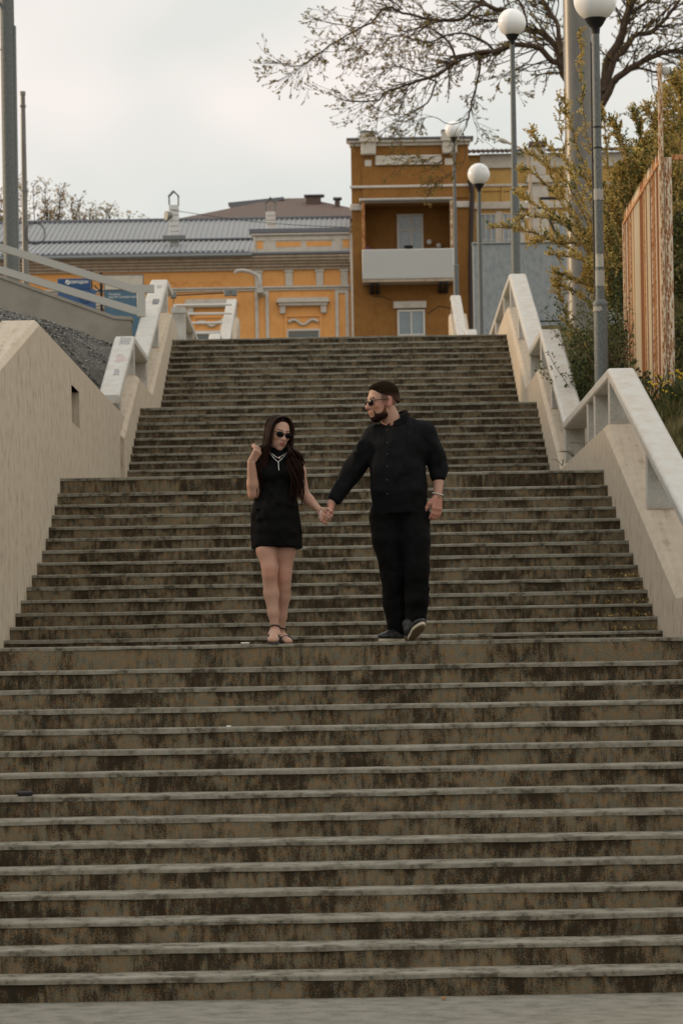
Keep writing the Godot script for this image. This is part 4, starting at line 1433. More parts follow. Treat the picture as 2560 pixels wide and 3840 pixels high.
# a head in its own frame: origin at the middle of the skull, face towards +z, height of the eyes 0; s scales
func head_prims(s: float, male: bool) -> Array:
	var j := 1.0 if male else 0.86
	var p := [
		egg(Vector3(0, 0.035, -0.012) * s, Vector3(0.076, 0.088, 0.098) * s),
		egg(Vector3(0, -0.01, 0.03) * s, Vector3(0.066, 0.085, 0.062) * s),
		egg(Vector3(0, -0.072, 0.045) * s, Vector3(0.050 * j, 0.042, 0.045) * s),
		egg(Vector3(0, -0.105, 0.066) * s, Vector3(0.024 * j, 0.018, 0.020) * s),
		egg(Vector3(0.040 * j, -0.065, 0.02) * s, Vector3(0.020, 0.042, 0.04) * s),
		egg(Vector3(-0.040 * j, -0.065, 0.02) * s, Vector3(0.020, 0.042, 0.04) * s),
		egg(Vector3(0.036, -0.026, 0.068) * s, Vector3(0.022, 0.018, 0.018) * s),
		egg(Vector3(-0.036, -0.026, 0.068) * s, Vector3(0.022, 0.018, 0.018) * s),
		egg(Vector3(0, 0.022, 0.078) * s, Vector3(0.05, 0.012 if male else 0.008, 0.014) * s),
		cone(Vector3(0, 0.006, 0.087) * s, Vector3(0, -0.032, 0.112 if male else 0.104) * s, 0.008 * s, (0.0125 if male else 0.0095) * s),
		egg(Vector3(0.011, -0.037, 0.098) * s, Vector3(0.009, 0.008, 0.011) * s),
		egg(Vector3(-0.011, -0.037, 0.098) * s, Vector3(0.009, 0.008, 0.011) * s),
		egg(Vector3(0, -0.062, 0.088 if male else 0.093) * s, Vector3(0.021, 0.005, 0.008) * s),
		egg(Vector3(0, -0.073, 0.086 if male else 0.091) * s, Vector3(0.018, 0.0065, 0.008) * s)]
	for k in [-1, 1]:
		p.append(egg(Vector3(k * 0.077, -0.008, -0.014) * s, Vector3(0.005, 0.026, 0.014) * s, Basis(Vector3.UP, -k * 0.4)))
		p.append(egg(Vector3(k * 0.075, -0.030, -0.007) * s, Vector3(0.004, 0.010, 0.007) * s))
		p.append(egg(Vector3(k * 0.031, 0.0, 0.070) * s, Vector3(0.013, 0.010, 0.012) * s))
	return p

# hand: w wrist, d direction of the palm, s side towards the thumb, nrm out of the back of the hand; curl per finger joint
func hand_prims(w: Vector3, d: Vector3, s: Vector3, size: float, curl: float, spread := 0.0) -> Array:
	d = d.normalized()
	s = (s - d * s.dot(d)).normalized()
	var inn := d.cross(s)       # towards the palm side, sign chosen by the caller through s
	var p := []
	var k := size
	for i in 4:
		var off := (0.031 - 0.0205 * i) * k
		p.append(cone(w + s * off * 0.55 + d * 0.012 * k, w + s * off + d * 0.085 * k, 0.0165 * k, 0.0125 * k))
	p.append(cone(w + s * 0.018 * k + d * 0.02 * k + inn * 0.006 * k, w + s * 0.03 * k + d * 0.06 * k + inn * 0.008 * k, 0.018 * k, 0.014 * k))
	var ln := [0.074, 0.084, 0.077, 0.060]
	for i in 4:
		var off := (0.031 - 0.0205 * i) * k
		var a := w + s * off + d * 0.088 * k
		var dir := (d + s * spread * (1.5 - i)).normalized()
		var r := (0.0098 - 0.0006 * absf(i - 1.0)) * k
		for seg in 3:
			var ax := s.cross(dir).normalized()
			var ang := curl * (0.75 if seg == 0 else 1.1)
			dir = (dir * cos(ang) + inn * sin(ang) if seg == 0 else dir.rotated(-s if (dir.cross(inn)).dot(s) < 0 else s, ang)).normalized()
			var e: Vector3 = a + dir * ln[i] * k * [0.45, 0.31, 0.24][seg]
			p.append(cone(a, e, r, r * 0.9))
			r *= 0.9
			a = e
	var t0 := w + s * 0.028 * k + d * 0.03 * k + inn * 0.006 * k
	var t1 := t0 + (s * 0.75 + d * 0.75 + inn * 0.35).normalized() * 0.042 * k
	var t2 := t1 + (s * 0.2 + d * 1.0 + inn * (0.25 + curl * 0.5)).normalized() * 0.032 * k
	var t3 := t2 + (s * -0.05 + d * 1.0 + inn * (0.3 + curl * 0.8)).normalized() * 0.026 * k
	p.append(cone(t0, t1, 0.016 * k, 0.0125 * k))
	p.append(cone(t1, t2, 0.012 * k, 0.0105 * k))
	p.append(cone(t2, t3, 0.0105 * k, 0.0085 * k))
	return p

func moved(o: B, t: Transform3D) -> B:
	var r := B.new()
	r.use_c = o.use_c
	r.merge(o, t)
	return r

func local_part(th: Node3D, called: String, b: B, m: Material, label := "") -> MeshInstance3D:
	var o := MeshInstance3D.new()
	o.mesh = b.mesh()
	o.material_override = m
	put_part(th, called, o)
	if label:
		o.set_meta("label", label)
	return o

func glasses(th: Node3D, ht: Transform3D, s: float, wide: float, tall: float) -> void:
	var o := Node3D.new()
	put_part(th, "sunglasses", o)
	var dark := flat(lin(0.003, 0.003, 0.004), 0.22, 0.0, 0.22)
	var rim := flat(lin(0.02, 0.012, 0.01), 0.4)
	for k in [-1, 1]:
		var g := B.new()
		g.ball(Vector3(k * 0.034 * s, -0.004 * s, 0.101 * s), Vector3(wide, tall, 0.006) * s, Basis(Vector3.UP, k * 0.22), 8, 20)
		local_part(o, "lens", moved(g, ht), dark)
		g = B.new()
		g.tube(PackedVector3Array([Vector3(k * (0.034 + wide * 0.9) * s, 0.008 * s, 0.092 * s), Vector3(k * 0.080 * s, 0.010 * s, 0.05 * s), Vector3(k * 0.083 * s, 0.010 * s, -0.01 * s)]), PackedFloat32Array([0.0028 * s, 0.0028 * s, 0.0026 * s]), 6)
		local_part(o, "temple", moved(g, ht), rim)
	var f := B.new()
	f.tube(PackedVector3Array([Vector3(-0.012 * s, 0.002 * s, 0.106 * s), Vector3(0, 0.006 * s, 0.110 * s), Vector3(0.012 * s, 0.002 * s, 0.106 * s)]), PackedFloat32Array([0.0028 * s, 0.0028 * s, 0.0028 * s]), 6)
	local_part(o, "bridge", moved(f, ht), rim)

func cloth(r: float, g: float, b: float) -> StandardMaterial3D:
	var m := flat(lin(r, g, b), 0.8, 0.0, 0.18)
	m.heightmap_enabled = true
	m.heightmap_texture = M.folds
	m.heightmap_scale = 2.2
	m.uv1_triplanar = true
	m.uv1_scale = Vector3.ONE / 0.8
	return m

func skin_mat() -> StandardMaterial3D:
	var m := flat(Color.WHITE, 0.5, 0.0, 0.35)
	m.vertex_color_use_as_albedo = true
	m.subsurf_scatter_enabled = true
	m.subsurf_scatter_strength = 0.12
	return m

func build_man() -> void:
	var th := thing("person", "broad bearded person in black shirt and trousers, sunglasses, looking left while stepping down", "person", V(0.2655, 2.0427, 23.46))
	var skin := Color(0.35, 0.205, 0.15)
	var red := Color(0.40, 0.17, 0.13)
	# joints in metres above the landing, x right, z towards the camera
	var sh_r := Vector3(-0.180, 1.485, -0.04)
	var el_r := Vector3(-0.335, 1.225, -0.03)
	var wr_r := Vector3(-0.487, 0.985, 0.04)
	var sh_l := Vector3(0.190, 1.512, 0.02)
	var el_l := Vector3(0.292, 1.255, -0.02)
	var wr_l := Vector3(0.277, 1.045, 0.06)
	var hip_r := Vector3(-0.085, 0.92, 0.0)
	var kn_r := Vector3(-0.04, 0.49, 0.03)
	var an_r := Vector3(-0.008, 0.09, -0.03)
	var hip_l := Vector3(0.11, 0.92, 0.01)
	var kn_l := Vector3(0.125, 0.52, 0.13)
	var an_l := Vector3(0.115, 0.125, 0.10)
	var neck := Vector3(-0.02, 1.52, -0.01)
	var hc := Vector3(-0.118, 1.725, 0.02)
	var hb := Basis(Vector3.UP, -1.12) * Basis(Vector3.RIGHT, 0.10)
	var ht := Transform3D(hb, hc)
	var hs := 1.12
	var paint_body := func(_p: Vector3) -> Color: return skin
	# body under the clothes, one surface
	var pr := []
	chain(pr, [Vector3(0.01, 0.98, 0), Vector3(0.0, 1.2, 0.02), Vector3(0.0, 1.4, 0.0)], [0.13, 0.14, 0.13])
	pr.append(cone(sh_r + Vector3(0.03, -0.03, 0), sh_l + Vector3(-0.03, -0.03, 0), 0.05, 0.05))
	chain(pr, [sh_r, el_r, wr_r], [0.055, 0.045, 0.030])
	chain(pr, [sh_l, el_l, wr_l], [0.055, 0.046, 0.031])
	chain(pr, [hip_r, kn_r, an_r], [0.08, 0.058, 0.04])
	chain(pr, [hip_l, kn_l, an_l], [0.08, 0.058, 0.04])
	pr.append(cone(neck + Vector3(0.01, -0.03, -0.02), hc + Vector3(0.03, -0.06, -0.02), 0.074, 0.066))
	var body := mesh_field(pr, 0.013, 0.014, paint_body)
	# head, fine grid
	var paint_head := func(p: Vector3) -> Color:
		var q := p / hs
		var c := skin
		if q.z > 0.07 and absf(q.y + 0.068) < 0.010 and absf(q.x) < 0.024:
			c = Color(0.30, 0.125, 0.10)
		elif q.z > 0.075 and q.y < -0.01 and q.y > -0.05 and absf(q.x) < 0.02:
			c = skin.lerp(red, 0.4)
		elif absf(q.x) > 0.07 and q.y < 0.04:
			c = skin.lerp(red, 0.8)
		elif q.y < 0.0 and q.y > -0.06 and absf(q.x) > 0.025:
			c = skin.lerp(red, 0.45)
		# cropped hair fading into the skin above and behind the ears
		var crop := smoothstep(0.050, 0.030, q.z) * smoothstep(-0.055, 0.03, q.y)
		if absf(q.x) < 0.079 or q.z < -0.04:
			c = c.lerp(Color(0.035, 0.022, 0.016), 0.8 * crop)
		if q.z > 0.06 and absf(q.y - 0.024) < 0.006 and absf(q.x) > 0.012 and absf(q.x) < 0.05:
			c = Color(0.06, 0.035, 0.025)
		return c
	var head := mesh_field(head_prims(hs, true), 0.0048, 0.0075, paint_head)
	body.merge(head, ht)
	var paint_hand := func(_p: Vector3) -> Color: return skin.lerp(red, 0.6)
	# right hand wraps the other hand, left hand hangs relaxed
	var hr := hand_prims(wr_r, Vector3(-0.10, -0.9, 0.12), Vector3(0.35, 0.0, 0.9), 1.06, 0.75)
	body.merge(mesh_field(hr, 0.0042, 0.004, paint_hand), Transform3D())
	var hl := hand_prims(wr_l, Vector3(-0.06, -1.0, 0.10), Vector3(-0.75, -0.1, 0.6), 1.08, 0.28, 0.04)
	body.merge(mesh_field(hl, 0.0042, 0.004, paint_hand), Transform3D())
	body.use_c = true
	local_part(th, "body", body, skin_mat())
	# shirt
	pr = []
	var dz := Vector3(1.0, 1.0, 0.80)
	chain(pr, [Vector3(0.012, 0.94, 0.0), Vector3(0.0, 1.10, 0.035), Vector3(-0.01, 1.25, 0.03), Vector3(0.0, 1.40, 0.0)], [0.195, 0.197, 0.190, 0.165], dz)
	pr.append(cone(Vector3(-0.075, 1.38, -0.01), Vector3(0.085, 1.39, 0.02), 0.135, 0.135, Vector3(1, 1, 0.95)))
	pr.append(cone(Vector3(-0.03, 1.08, 0.09), Vector3(0.0, 1.2, 0.09), 0.10, 0.10))
	pr.append(cone(sh_r + Vector3(0.02, -0.01, 0), sh_l + Vector3(-0.02, -0.01, 0), 0.080, 0.080))
	pr.append(cone(Vector3(-0.12, 1.50, -0.02), Vector3(-0.02, 1.555, -0.03), 0.05, 0.055))
	pr.append(cone(Vector3(0.15, 1.525, 0.0), Vector3(0.03, 1.585, -0.035), 0.05, 0.055))
	chain(pr, [sh_r + Vector3(0.015, -0.01, 0), el_r + Vector3(0.02, 0.03, 0), el_r + Vector3(-0.01, -0.02, 0), Vector3(-0.452, 1.035, 0.02)], [0.090, 0.074, 0.070, 0.056])
	chain(pr, [sh_l + Vector3(-0.005, -0.02, 0), Vector3(0.262, 1.33, -0.01), el_l + Vector3(-0.005, -0.01, 0), Vector3(0.282, 1.195, 0.01)], [0.086, 0.070, 0.063, 0.058])
	# cloth folds
	var r := RandomNumberGenerator.new()
	r.seed = 77
	for k in 12:
		var y := r.randf_range(1.02, 1.42)
		var x := r.randf_range(-0.12, 0.12)
		pr.append(cone(Vector3(x, y, 0.136 - x * x * 2.0), Vector3(x + r.randf_range(-0.05, 0.05), y + r.randf_range(-0.12, 0.12), 0.134 - x * x * 2.0), 0.010, 0.006))
	for k in 5:
		var t := r.randf_range(0.25, 0.9)
		var c := sh_r.lerp(wr_r + Vector3(0.03, 0.05, 0), t)
		pr.append(cone(c + Vector3(-0.02, 0.06, 0.052), c + Vector3(0.015, -0.05, 0.052), 0.007, 0.006))
		c = sh_l.lerp(el_l, t)
		pr.append(cone(c + Vector3(-0.03, 0.03, 0.058), c + Vector3(0.03, -0.03, 0.055), 0.006, 0.006))
	var shirt := mesh_field(pr, 0.0095, 0.012, null, [[Vector3(0, 0.915, 0), Vector3(0.04, -1, 0).normalized()]])
	var so := local_part(th, "shirt", shirt, cloth(0.0062, 0.0066, 0.0076))
	# collar band, placket and buttons
	var b := B.new()
	var prev := []
	for k in 25:
		# the band opens in a small notch at the front left
		var t := lerpf(0.16, TAU - 0.16, k / 24.0) + PI * 0.62
		var rd := Vector3(cos(t), 0.0, sin(t))
		var c := Vector3(-0.020, 1.598, -0.018) + Vector3(0, 0.045 * cos(t) - 0.030 * sin(t), 0)
		var low := c + rd * 0.094 + Vector3(0, -0.030, 0)
		var top := c + rd * 0.086 + Vector3(0, 0.018, 0)
		if prev.size():
			var pi: Vector3 = prev[2] * 0.008
			b.quad(prev[0], prev[1], top, low)
			b.quad(low - rd * 0.008, top - rd * 0.008, prev[1] - pi, prev[0] - pi)
			b.quad(prev[1], prev[1] - pi, top - rd * 0.008, top)
		prev = [low, top, rd]
	var q := MeshInstance3D.new()
	q.mesh = b.mesh()
	q.material_override = cloth(0.0062, 0.0066, 0.0076)
	put_part(so, "collar", q)
	var mb := flat(lin(0.035, 0.035, 0.04), 0.3)
	for y in [1.515, 1.42, 1.335, 1.245, 1.15, 1.05]:
		b = B.new()
		var z := 0.0
		for i in shirt.v.size():
			var p := shirt.v[i]
			if absf(p.y - y) < 0.012 and absf(p.x + 0.085) < 0.014:
				z = maxf(z, p.z)
		b.ball(Vector3(-0.085, y, z + 0.001), Vector3(0.0055, 0.0055, 0.003), Basis(), 6, 10)
		q = MeshInstance3D.new()
		q.mesh = b.mesh()
		q.material_override = mb
		put_part(so, "button", q)
	# trousers
	pr = []
	pr.append(cone(Vector3(-0.075, 0.955, 0.0), Vector3(0.095, 0.955, 0.0), 0.118, 0.118, Vector3(1, 1, 1.1)))
	chain(pr, [hip_r + Vector3(-0.012, -0.03, 0), Vector3(-0.078, 0.72, 0.02), kn_r + Vector3(0.0, 0, 0), Vector3(-0.03, 0.28, 0.0), Vector3(-0.006, 0.10, -0.02)], [0.118, 0.108, 0.088, 0.082, 0.074])
	chain(pr, [hip_l + Vector3(0.0, -0.03, 0), Vector3(0.118, 0.72, 0.08), kn_l + Vector3(0.002, 0, 0), Vector3(0.128, 0.30, 0.12), Vector3(0.120, 0.165, 0.11)], [0.115, 0.104, 0.088, 0.082, 0.076])
	r.seed = 78
	for k in 22:
		var left := k % 2 == 0
		var t := r.randf_range(0.12, 0.98)
		var c := (hip_l.lerp(Vector3(0.125, 0.16, 0.12), t) if left else hip_r.lerp(an_r, t)) + Vector3(r.randf_range(-0.05, 0.05), 0, 0.075)
		pr.append(cone(c, c + Vector3(r.randf_range(-0.05, 0.05), r.randf_range(-0.05, 0.03), -0.01), 0.010, 0.008))
	local_part(th, "trousers", mesh_field(pr, 0.0105, 0.011, null, []), cloth(0.0036, 0.0036, 0.004))
	# shoes
	shoe(th, an_r + Vector3(0.02, -0.09, 0.0), Vector3(-0.58, 0.0, 0.78), Vector3.UP, "shoe")
	shoe(th, Vector3(0.088, 0.012, 0.20), Vector3(0.30, 0.40, 0.80), Vector3(-0.16, 0.9, -0.40), "shoe")
	# hair and beard in the frame of the head
	pr = [egg(Vector3(0, 0.048, -0.018) * hs, Vector3(0.078, 0.082, 0.100) * hs), egg(Vector3(0, 0.090, 0.026) * hs, Vector3(0.055, 0.027, 0.052) * hs), egg(Vector3(0, 0.010, -0.06) * hs, Vector3(0.068, 0.07, 0.058) * hs), egg(Vector3(0.062, 0.03, 0.012) * hs, Vector3(0.014, 0.05, 0.045) * hs), egg(Vector3(-0.062, 0.03, 0.012) * hs, Vector3(0.014, 0.05, 0.045) * hs)]
	var fl := func(p: Vector3) -> Color:
		var fade := clampf((p.y / hs - 0.005) / 0.05, 0, 1)
		return Color(0.060, 0.038, 0.027).lerp(Color(0.013, 0.008, 0.006), fade)
	var hair := mesh_field(pr, 0.0052, 0.005, fl, [[Vector3(0, 0.066, 0.075) * hs, Vector3(0, -0.90, 0.43)], [Vector3(0, 0.02, 0.035) * hs, Vector3(0, -0.55, 0.83)], [Vector3(0, -0.045, -0.05) * hs, Vector3(0, -0.93, 0.36)]])
	var hm := flat(Color.WHITE, 0.85, 0.0, 0.12)
	hm.vertex_color_use_as_albedo = true
	local_part(th, "hair", moved(hair, ht), hm)
	pr = [egg(Vector3(0, -0.106, 0.056) * hs, Vector3(0.040, 0.027, 0.036) * hs), egg(Vector3(0.043, -0.079, 0.026) * hs, Vector3(0.018, 0.036, 0.038) * hs), egg(Vector3(-0.043, -0.079, 0.026) * hs, Vector3(0.018, 0.036, 0.038) * hs), egg(Vector3(0, -0.0525, 0.090) * hs, Vector3(0.026, 0.0045, 0.008) * hs), cone(Vector3(0.030, -0.060, 0.078) * hs, Vector3(0.036, -0.098, 0.062) * hs, 0.009, 0.015), cone(Vector3(-0.030, -0.060, 0.078) * hs, Vector3(-0.036, -0.098, 0.062) * hs, 0.009, 0.015), cone(Vector3(0.050, -0.07, 0.022) * hs, Vector3(0.061, 0.01, 0.012) * hs, 0.016, 0.011), cone(Vector3(-0.050, -0.07, 0.022) * hs, Vector3(-0.061, 0.01, 0.012) * hs, 0.016, 0.011)]
	local_part(th, "beard", moved(mesh_field(pr, 0.0052, 0.006, func(p: Vector3) -> Color: return Color(0.10, 0.050, 0.028).lerp(Color(0.018, 0.011, 0.008), clampf((-p.y / hs - 0.055) / 0.035, 0, 1))), ht), hm)
	glasses(th, ht, hs, 0.026, 0.021)
	# bracelet and ring
	b = B.new()
	for k in 22:
		var t := TAU * k / 22.0
		b.ball(wr_l + Vector3(cos(t) * 0.036, 0.012 - 0.008 * cos(t), sin(t) * 0.032), Vector3(0.0052, 0.0052, 0.0052), Basis(), 5, 7)
	local_part(th, "bracelet", b, flat(lin(0.55, 0.53, 0.5), 0.25, 0.6))

func shoe(th: Node3D, heel: Vector3, dir: Vector3, up: Vector3, called: String) -> void:
	dir = dir.normalized()
	up = (up - dir * up.dot(dir)).normalized()
	var side := up.cross(dir)
	var t := Transform3D(Basis(side, up, dir), heel)
	var pr := [egg(Vector3(0, 0.058, 0.015), Vector3(0.040, 0.046, 0.055)), egg(Vector3(0, 0.045, 0.10), Vector3(0.043, 0.040, 0.085)), egg(Vector3(0, 0.036, 0.185), Vector3(0.048, 0.028, 0.065)), cone(Vector3(0, 0.07, 0.0), Vector3(0, 0.12, -0.005), 0.042, 0.046)]
	var up_ := mesh_field(pr, 0.006, 0.008, null, [[Vector3(0, 0.014, 0), Vector3(0, -1, 0)]])
	var o := local_part(th, called, moved(up_, t), flat(lin(0.012, 0.012, 0.013), 0.45))
	# pale sole with a dark tread
	var b := B.new()
	var poly := []
	for k in 28:
		var a := TAU * k / 28.0
		var z := 0.105 + 0.148 * sin(a)
		var w := lerpf(0.039, 0.050, smoothstep(0.02, 0.18, z)) * (1.0 if z < 0.2 else 1.0)
		poly.append(Vector3(cos(a) * w * (1.0 - 0.12 * exp(-pow((z - 0.085) / 0.04, 2.0))), 0, z))
	for k in 28:
		var p: Vector3 = poly[k]
		var n: Vector3 = poly[(k + 1) % 28]
		var h := Vector3(0, 0.019, 0)
		b.quad(p, p + h, n + h, n)
		b.tri(Vector3(0, 0.0, 0.105), p, n)
		b.tri(Vector3(0, 0.019, 0.105), n + h, p + h)
	var q := MeshInstance3D.new()
	q.mesh = moved(b, t).mesh()
	q.material_override = flat(lin(0.42, 0.37, 0.28), 0.7)
	put_part(o, "sole", q)
	b = B.new()
	for k in 28:
		var p: Vector3 = poly[k]
		var n: Vector3 = poly[(k + 1) % 28]
		var c := Vector3(0, 0, 0.105)
		var d := Vector3(0, -0.003, 0)
		b.tri(c + d, c + (p - c) * 0.84 + d, c + (n - c) * 0.84 + d)
		b.quad(c + (p - c) * 0.84 + d, c + (p - c) * 0.84, c + (n - c) * 0.84, c + (n - c) * 0.84 + d)
	for k in 9:
		b.box(Vector3(0, -0.004, 0.0 + k * 0.026), Vector3(0.055, 0.005, 0.008), 0.001)
	q = MeshInstance3D.new()
	q.mesh = moved(b, t).mesh()
	q.material_override = flat(lin(0.13, 0.095, 0.055), 0.8)
	put_part(o, "tread", q)

func build_woman() -> void:
	var th := thing("person", "slim person with long dark hair, short black dress, sunglasses and sandals, holding the other's hand", "person", V(-0.6215, 2.0427, 23.44))
	var skin := Color(0.385, 0.235, 0.175)
	var warm := Color(0.38, 0.16, 0.11)
	var sh_l := Vector3(0.158, 1.318, 0.0)
	var el_l := Vector3(0.212, 1.06, -0.03)
	var wr_l := Vector3(0.318, 0.958, 0.035)
	var sh_r := Vector3(-0.125, 1.32, 0.0)
	var el_r := Vector3(-0.152, 1.075, 0.05)
	var wr_r := Vector3(-0.168, 1.295, 0.125)
	var hip_r := Vector3(-0.078, 0.84, 0.02)
	var kn_r := Vector3(-0.036, 0.49, 0.085)
	var an_r := Vector3(0.000, 0.115, 0.07)
	var hip_l := Vector3(0.080, 0.84, -0.02)
	var kn_l := Vector3(0.062, 0.465, -0.01)
	var an_l := Vector3(0.042, 0.095, -0.10)
	var hc := Vector3(0.022, 1.508, 0.01)
	var hb := Basis(Vector3.BACK, -0.14) * Basis(Vector3.UP, 0.50) * Basis(Vector3.RIGHT, 0.07)
	var ht := Transform3D(hb, hc)
	var hs := 0.98
	var paint := func(p: Vector3) -> Color:
		var c := skin
		for k in [kn_r, kn_l]:
			c = c.lerp(warm, 0.55 * exp(-(p - k - Vector3(0, 0.01, 0.05)).length_squared() / 0.0025))
		c = c.lerp(warm, 0.6 * exp(-(p - el_r - Vector3(0, -0.03, 0)).length_squared() / 0.002))
		if p.y < 0.72 and p.y > 0.5:
			c = c.lerp(warm, 0.15)
		c = c.lerp(warm, 0.10 + 0.10 * sin(p.x * 61.0 + p.y * 23.0) * sin(p.y * 37.0 + p.z * 45.0))
		return c
	var pr := []
	chain(pr, [Vector3(0, 0.90, 0), Vector3(0.01, 1.08, 0), Vector3(0.015, 1.24, 0)], [0.12, 0.088, 0.095])
	pr.append(cone(sh_r, sh_l, 0.042, 0.042))
	chain(pr, [sh_l, sh_l.lerp(el_l, 0.35), el_l, el_l.lerp(wr_l, 0.3), wr_l], [0.042, 0.041, 0.034, 0.034, 0.023])
	chain(pr, [sh_r, el_r, el_r.lerp(wr_r, 0.3), wr_r], [0.042, 0.038, 0.040, 0.028])
	chain(pr, [hip_r, hip_r.lerp(kn_r, 0.5), kn_r + Vector3(0, 0.05, 0), kn_r, kn_r + Vector3(0.002, -0.06, -0.012), Vector3(-0.026, 0.36, 0.062), Vector3(-0.012, 0.22, 0.07), an_r], [0.082, 0.073, 0.055, 0.049, 0.045, 0.053, 0.037, 0.028])
	pr.append(egg(kn_r + Vector3(0, 0.0, 0.030), Vector3(0.030, 0.038, 0.022)))
	chain(pr, [hip_l, hip_l.lerp(kn_l, 0.5), kn_l + Vector3(0, 0.05, 0), kn_l, kn_l + Vector3(0.0, -0.06, -0.012), Vector3(0.056, 0.34, -0.05), Vector3(0.046, 0.2, -0.08), an_l], [0.080, 0.070, 0.053, 0.047, 0.043, 0.049, 0.034, 0.027])
	pr.append(egg(kn_l + Vector3(0, 0.0, 0.028), Vector3(0.028, 0.036, 0.022)))
	pr.append(cone(Vector3(0.012, 1.33, -0.01), hc + Vector3(0.0, -0.07, -0.015), 0.052, 0.048))
	# feet: the front one steps down with its toes lowered, the back one stands flat
	chain(pr, [an_r + Vector3(0.0, -0.03, -0.02), an_r + Vector3(-0.002, -0.05, 0.05), Vector3(-0.008, 0.036, 0.19)], [0.030, 0.031, 0.022], Vector3(1.25, 1, 1))
	chain(pr, [an_l + Vector3(0.0, -0.045, -0.015), an_l + Vector3(0.015, -0.055, 0.05), Vector3(0.080, 0.024, 0.03)], [0.030, 0.028, 0.020], Vector3(1.2, 1, 1))
	for k in 5:
		var o := (k - 2) * 0.0135
		pr.append(cone(Vector3(-0.008 + o, 0.030, 0.195), Vector3(-0.010 + o * 1.1, 0.022, 0.222 - absf(k - 1.0) * 0.005), 0.0095, 0.008))
		pr.append(cone(Vector3(0.082 + o * 0.8, 0.020, 0.035 - o * 0.5), Vector3(0.094 + o * 0.9, 0.014, 0.058 - o * 0.6), 0.009, 0.0075))
	var body := mesh_field(pr, 0.0105, 0.010, paint)
	var paint_head := func(p: Vector3) -> Color:
		var q := p / hs
		if q.z > 0.07 and absf(q.x) < 0.025 - absf(q.y + 0.068) * 0.8 and q.y > -0.082 and q.y < -0.056:
			return Color(0.33, 0.125, 0.11) if absf(q.y + 0.0675) > 0.0016 else Color(0.14, 0.05, 0.045)
		if q.z > 0.05 and absf(q.y - 0.027 - (absf(q.x) - 0.03) * 0.1) < 0.0045 and absf(q.x) > 0.012 and absf(q.x) < 0.052:
			return Color(0.07, 0.04, 0.03)
		if q.y < -0.005 and q.y > -0.05 and absf(q.x) > 0.022:
			return skin.lerp(warm, 0.28)
		return skin
	var head := mesh_field(head_prims(hs, false), 0.0044, 0.0068, paint_head)
	body.merge(head, ht)
	# hand in hand: fingers come round the larger hand; the other hand lifts the hair
	var hl := hand_prims(wr_l, Vector3(0.55, -0.60, 0.36), Vector3(0.80, 0.6, 0.1), 0.90, 0.70)
	body.merge(mesh_field(hl, 0.0038, 0.0035, paint), Transform3D())
	# fingers of hers folded up over his knuckles, seen from the front
	var fp := []
	for k in 4:
		var a := Vector3(0.368 - 0.004 * k, 0.905 - 0.014 * k, 0.105)
		var m := Vector3(0.350 - 0.006 * k, 0.921 - 0.014 * k, 0.122)
		var e := Vector3(0.333 - 0.003 * k, 0.941 - 0.0145 * k, 0.112)
		chain(fp, [a + Vector3(0.012, -0.006, -0.012), a, m, e], [0.0085, 0.0088, 0.0082, 0.0068])
	body.merge(mesh_field(fp, 0.0034, 0.003, func(_p: Vector3) -> Color: return skin.lerp(warm, 0.5)), Transform3D())
	var hr := hand_prims(wr_r, Vector3(0.48, 0.80, 0.06), Vector3(0.45, -0.25, -0.7), 0.98, 1.0)
	body.merge(mesh_field(hr, 0.0038, 0.0035, paint), Transform3D())
	body.use_c = true
	local_part(th, "body", body, skin_mat())
	# nails
	for k in 4:
		var nb := B.new()
		nb.ball(Vector3(0.3315 - 0.003 * k, 0.944 - 0.0145 * k, 0.117), Vector3(0.0045, 0.0062, 0.003), Basis(Vector3.BACK, 0.5), 6, 8)
		local_part(th, "nail", nb, flat(lin(0.8, 0.78, 0.76), 0.2))
	# dress
	pr = []
	var dz := Vector3(1.0, 1.0, 0.78)
	chain(pr, [Vector3(0.015, 0.66, 0.01), Vector3(0.008, 0.80, 0.005), Vector3(0.0, 0.92, 0.0), Vector3(0.006, 1.0, 0.0), Vector3(0.010, 1.075, 0.0), Vector3(0.012, 1.15, 0.0), Vector3(0.016, 1.24, 0.0), Vector3(0.018, 1.30, 0.0)], [0.184, 0.178, 0.168, 0.150, 0.126, 0.122, 0.118, 0.088], dz)
	pr.append(egg(Vector3(-0.045, 1.215, 0.075), Vector3(0.058, 0.058, 0.052)))
	pr.append(egg(Vector3(0.078, 1.215, 0.070), Vector3(0.058, 0.058, 0.052)))
	pr.append(cone(Vector3(-0.07, 1.315, 0), Vector3(0.105, 1.312, 0), 0.052, 0.052))
	pr.append(cone(Vector3(0.014, 1.33, -0.01), Vector3(0.022, 1.40, -0.002), 0.062, 0.057))
	var r := RandomNumberGenerator.new()
	r.seed = 79
	for k in 18:
		var y := r.randf_range(0.72, 1.12)
		var s := -1.0 if r.randf() < 0.5 else 1.0
		var w := 0.10 if y > 1.0 else 0.14
		pr.append(cone(Vector3(s * w * r.randf_range(0.3, 1.0), y, 0.105), Vector3(s * 0.02 * r.randf(), y + r.randf_range(-0.03, 0.03), 0.125), 0.008, 0.006))
	var dress := mesh_field(pr, 0.009, 0.010, null, [[Vector3(0.02, 0.685, 0.05), Vector3(0.02, -1.0, 0.10).normalized()]])
	local_part(th, "dress", dress, cloth(0.0040, 0.0040, 0.0043))
	# hair: cap with centre parting and long waves falling on both shoulders
	pr = []
	pr.append(egg(Vector3(0, 0.045, -0.022) * hs, Vector3(0.086, 0.088, 0.102) * hs))
	var cap := mesh_field(pr, 0.0055, 0.006, null, [[Vector3(0, 0.080, 0.062) * hs, Vector3(0, -0.45, 0.9)]])
	var hairb := moved(cap, ht)
	var locks := B.new()
	r.seed = 80
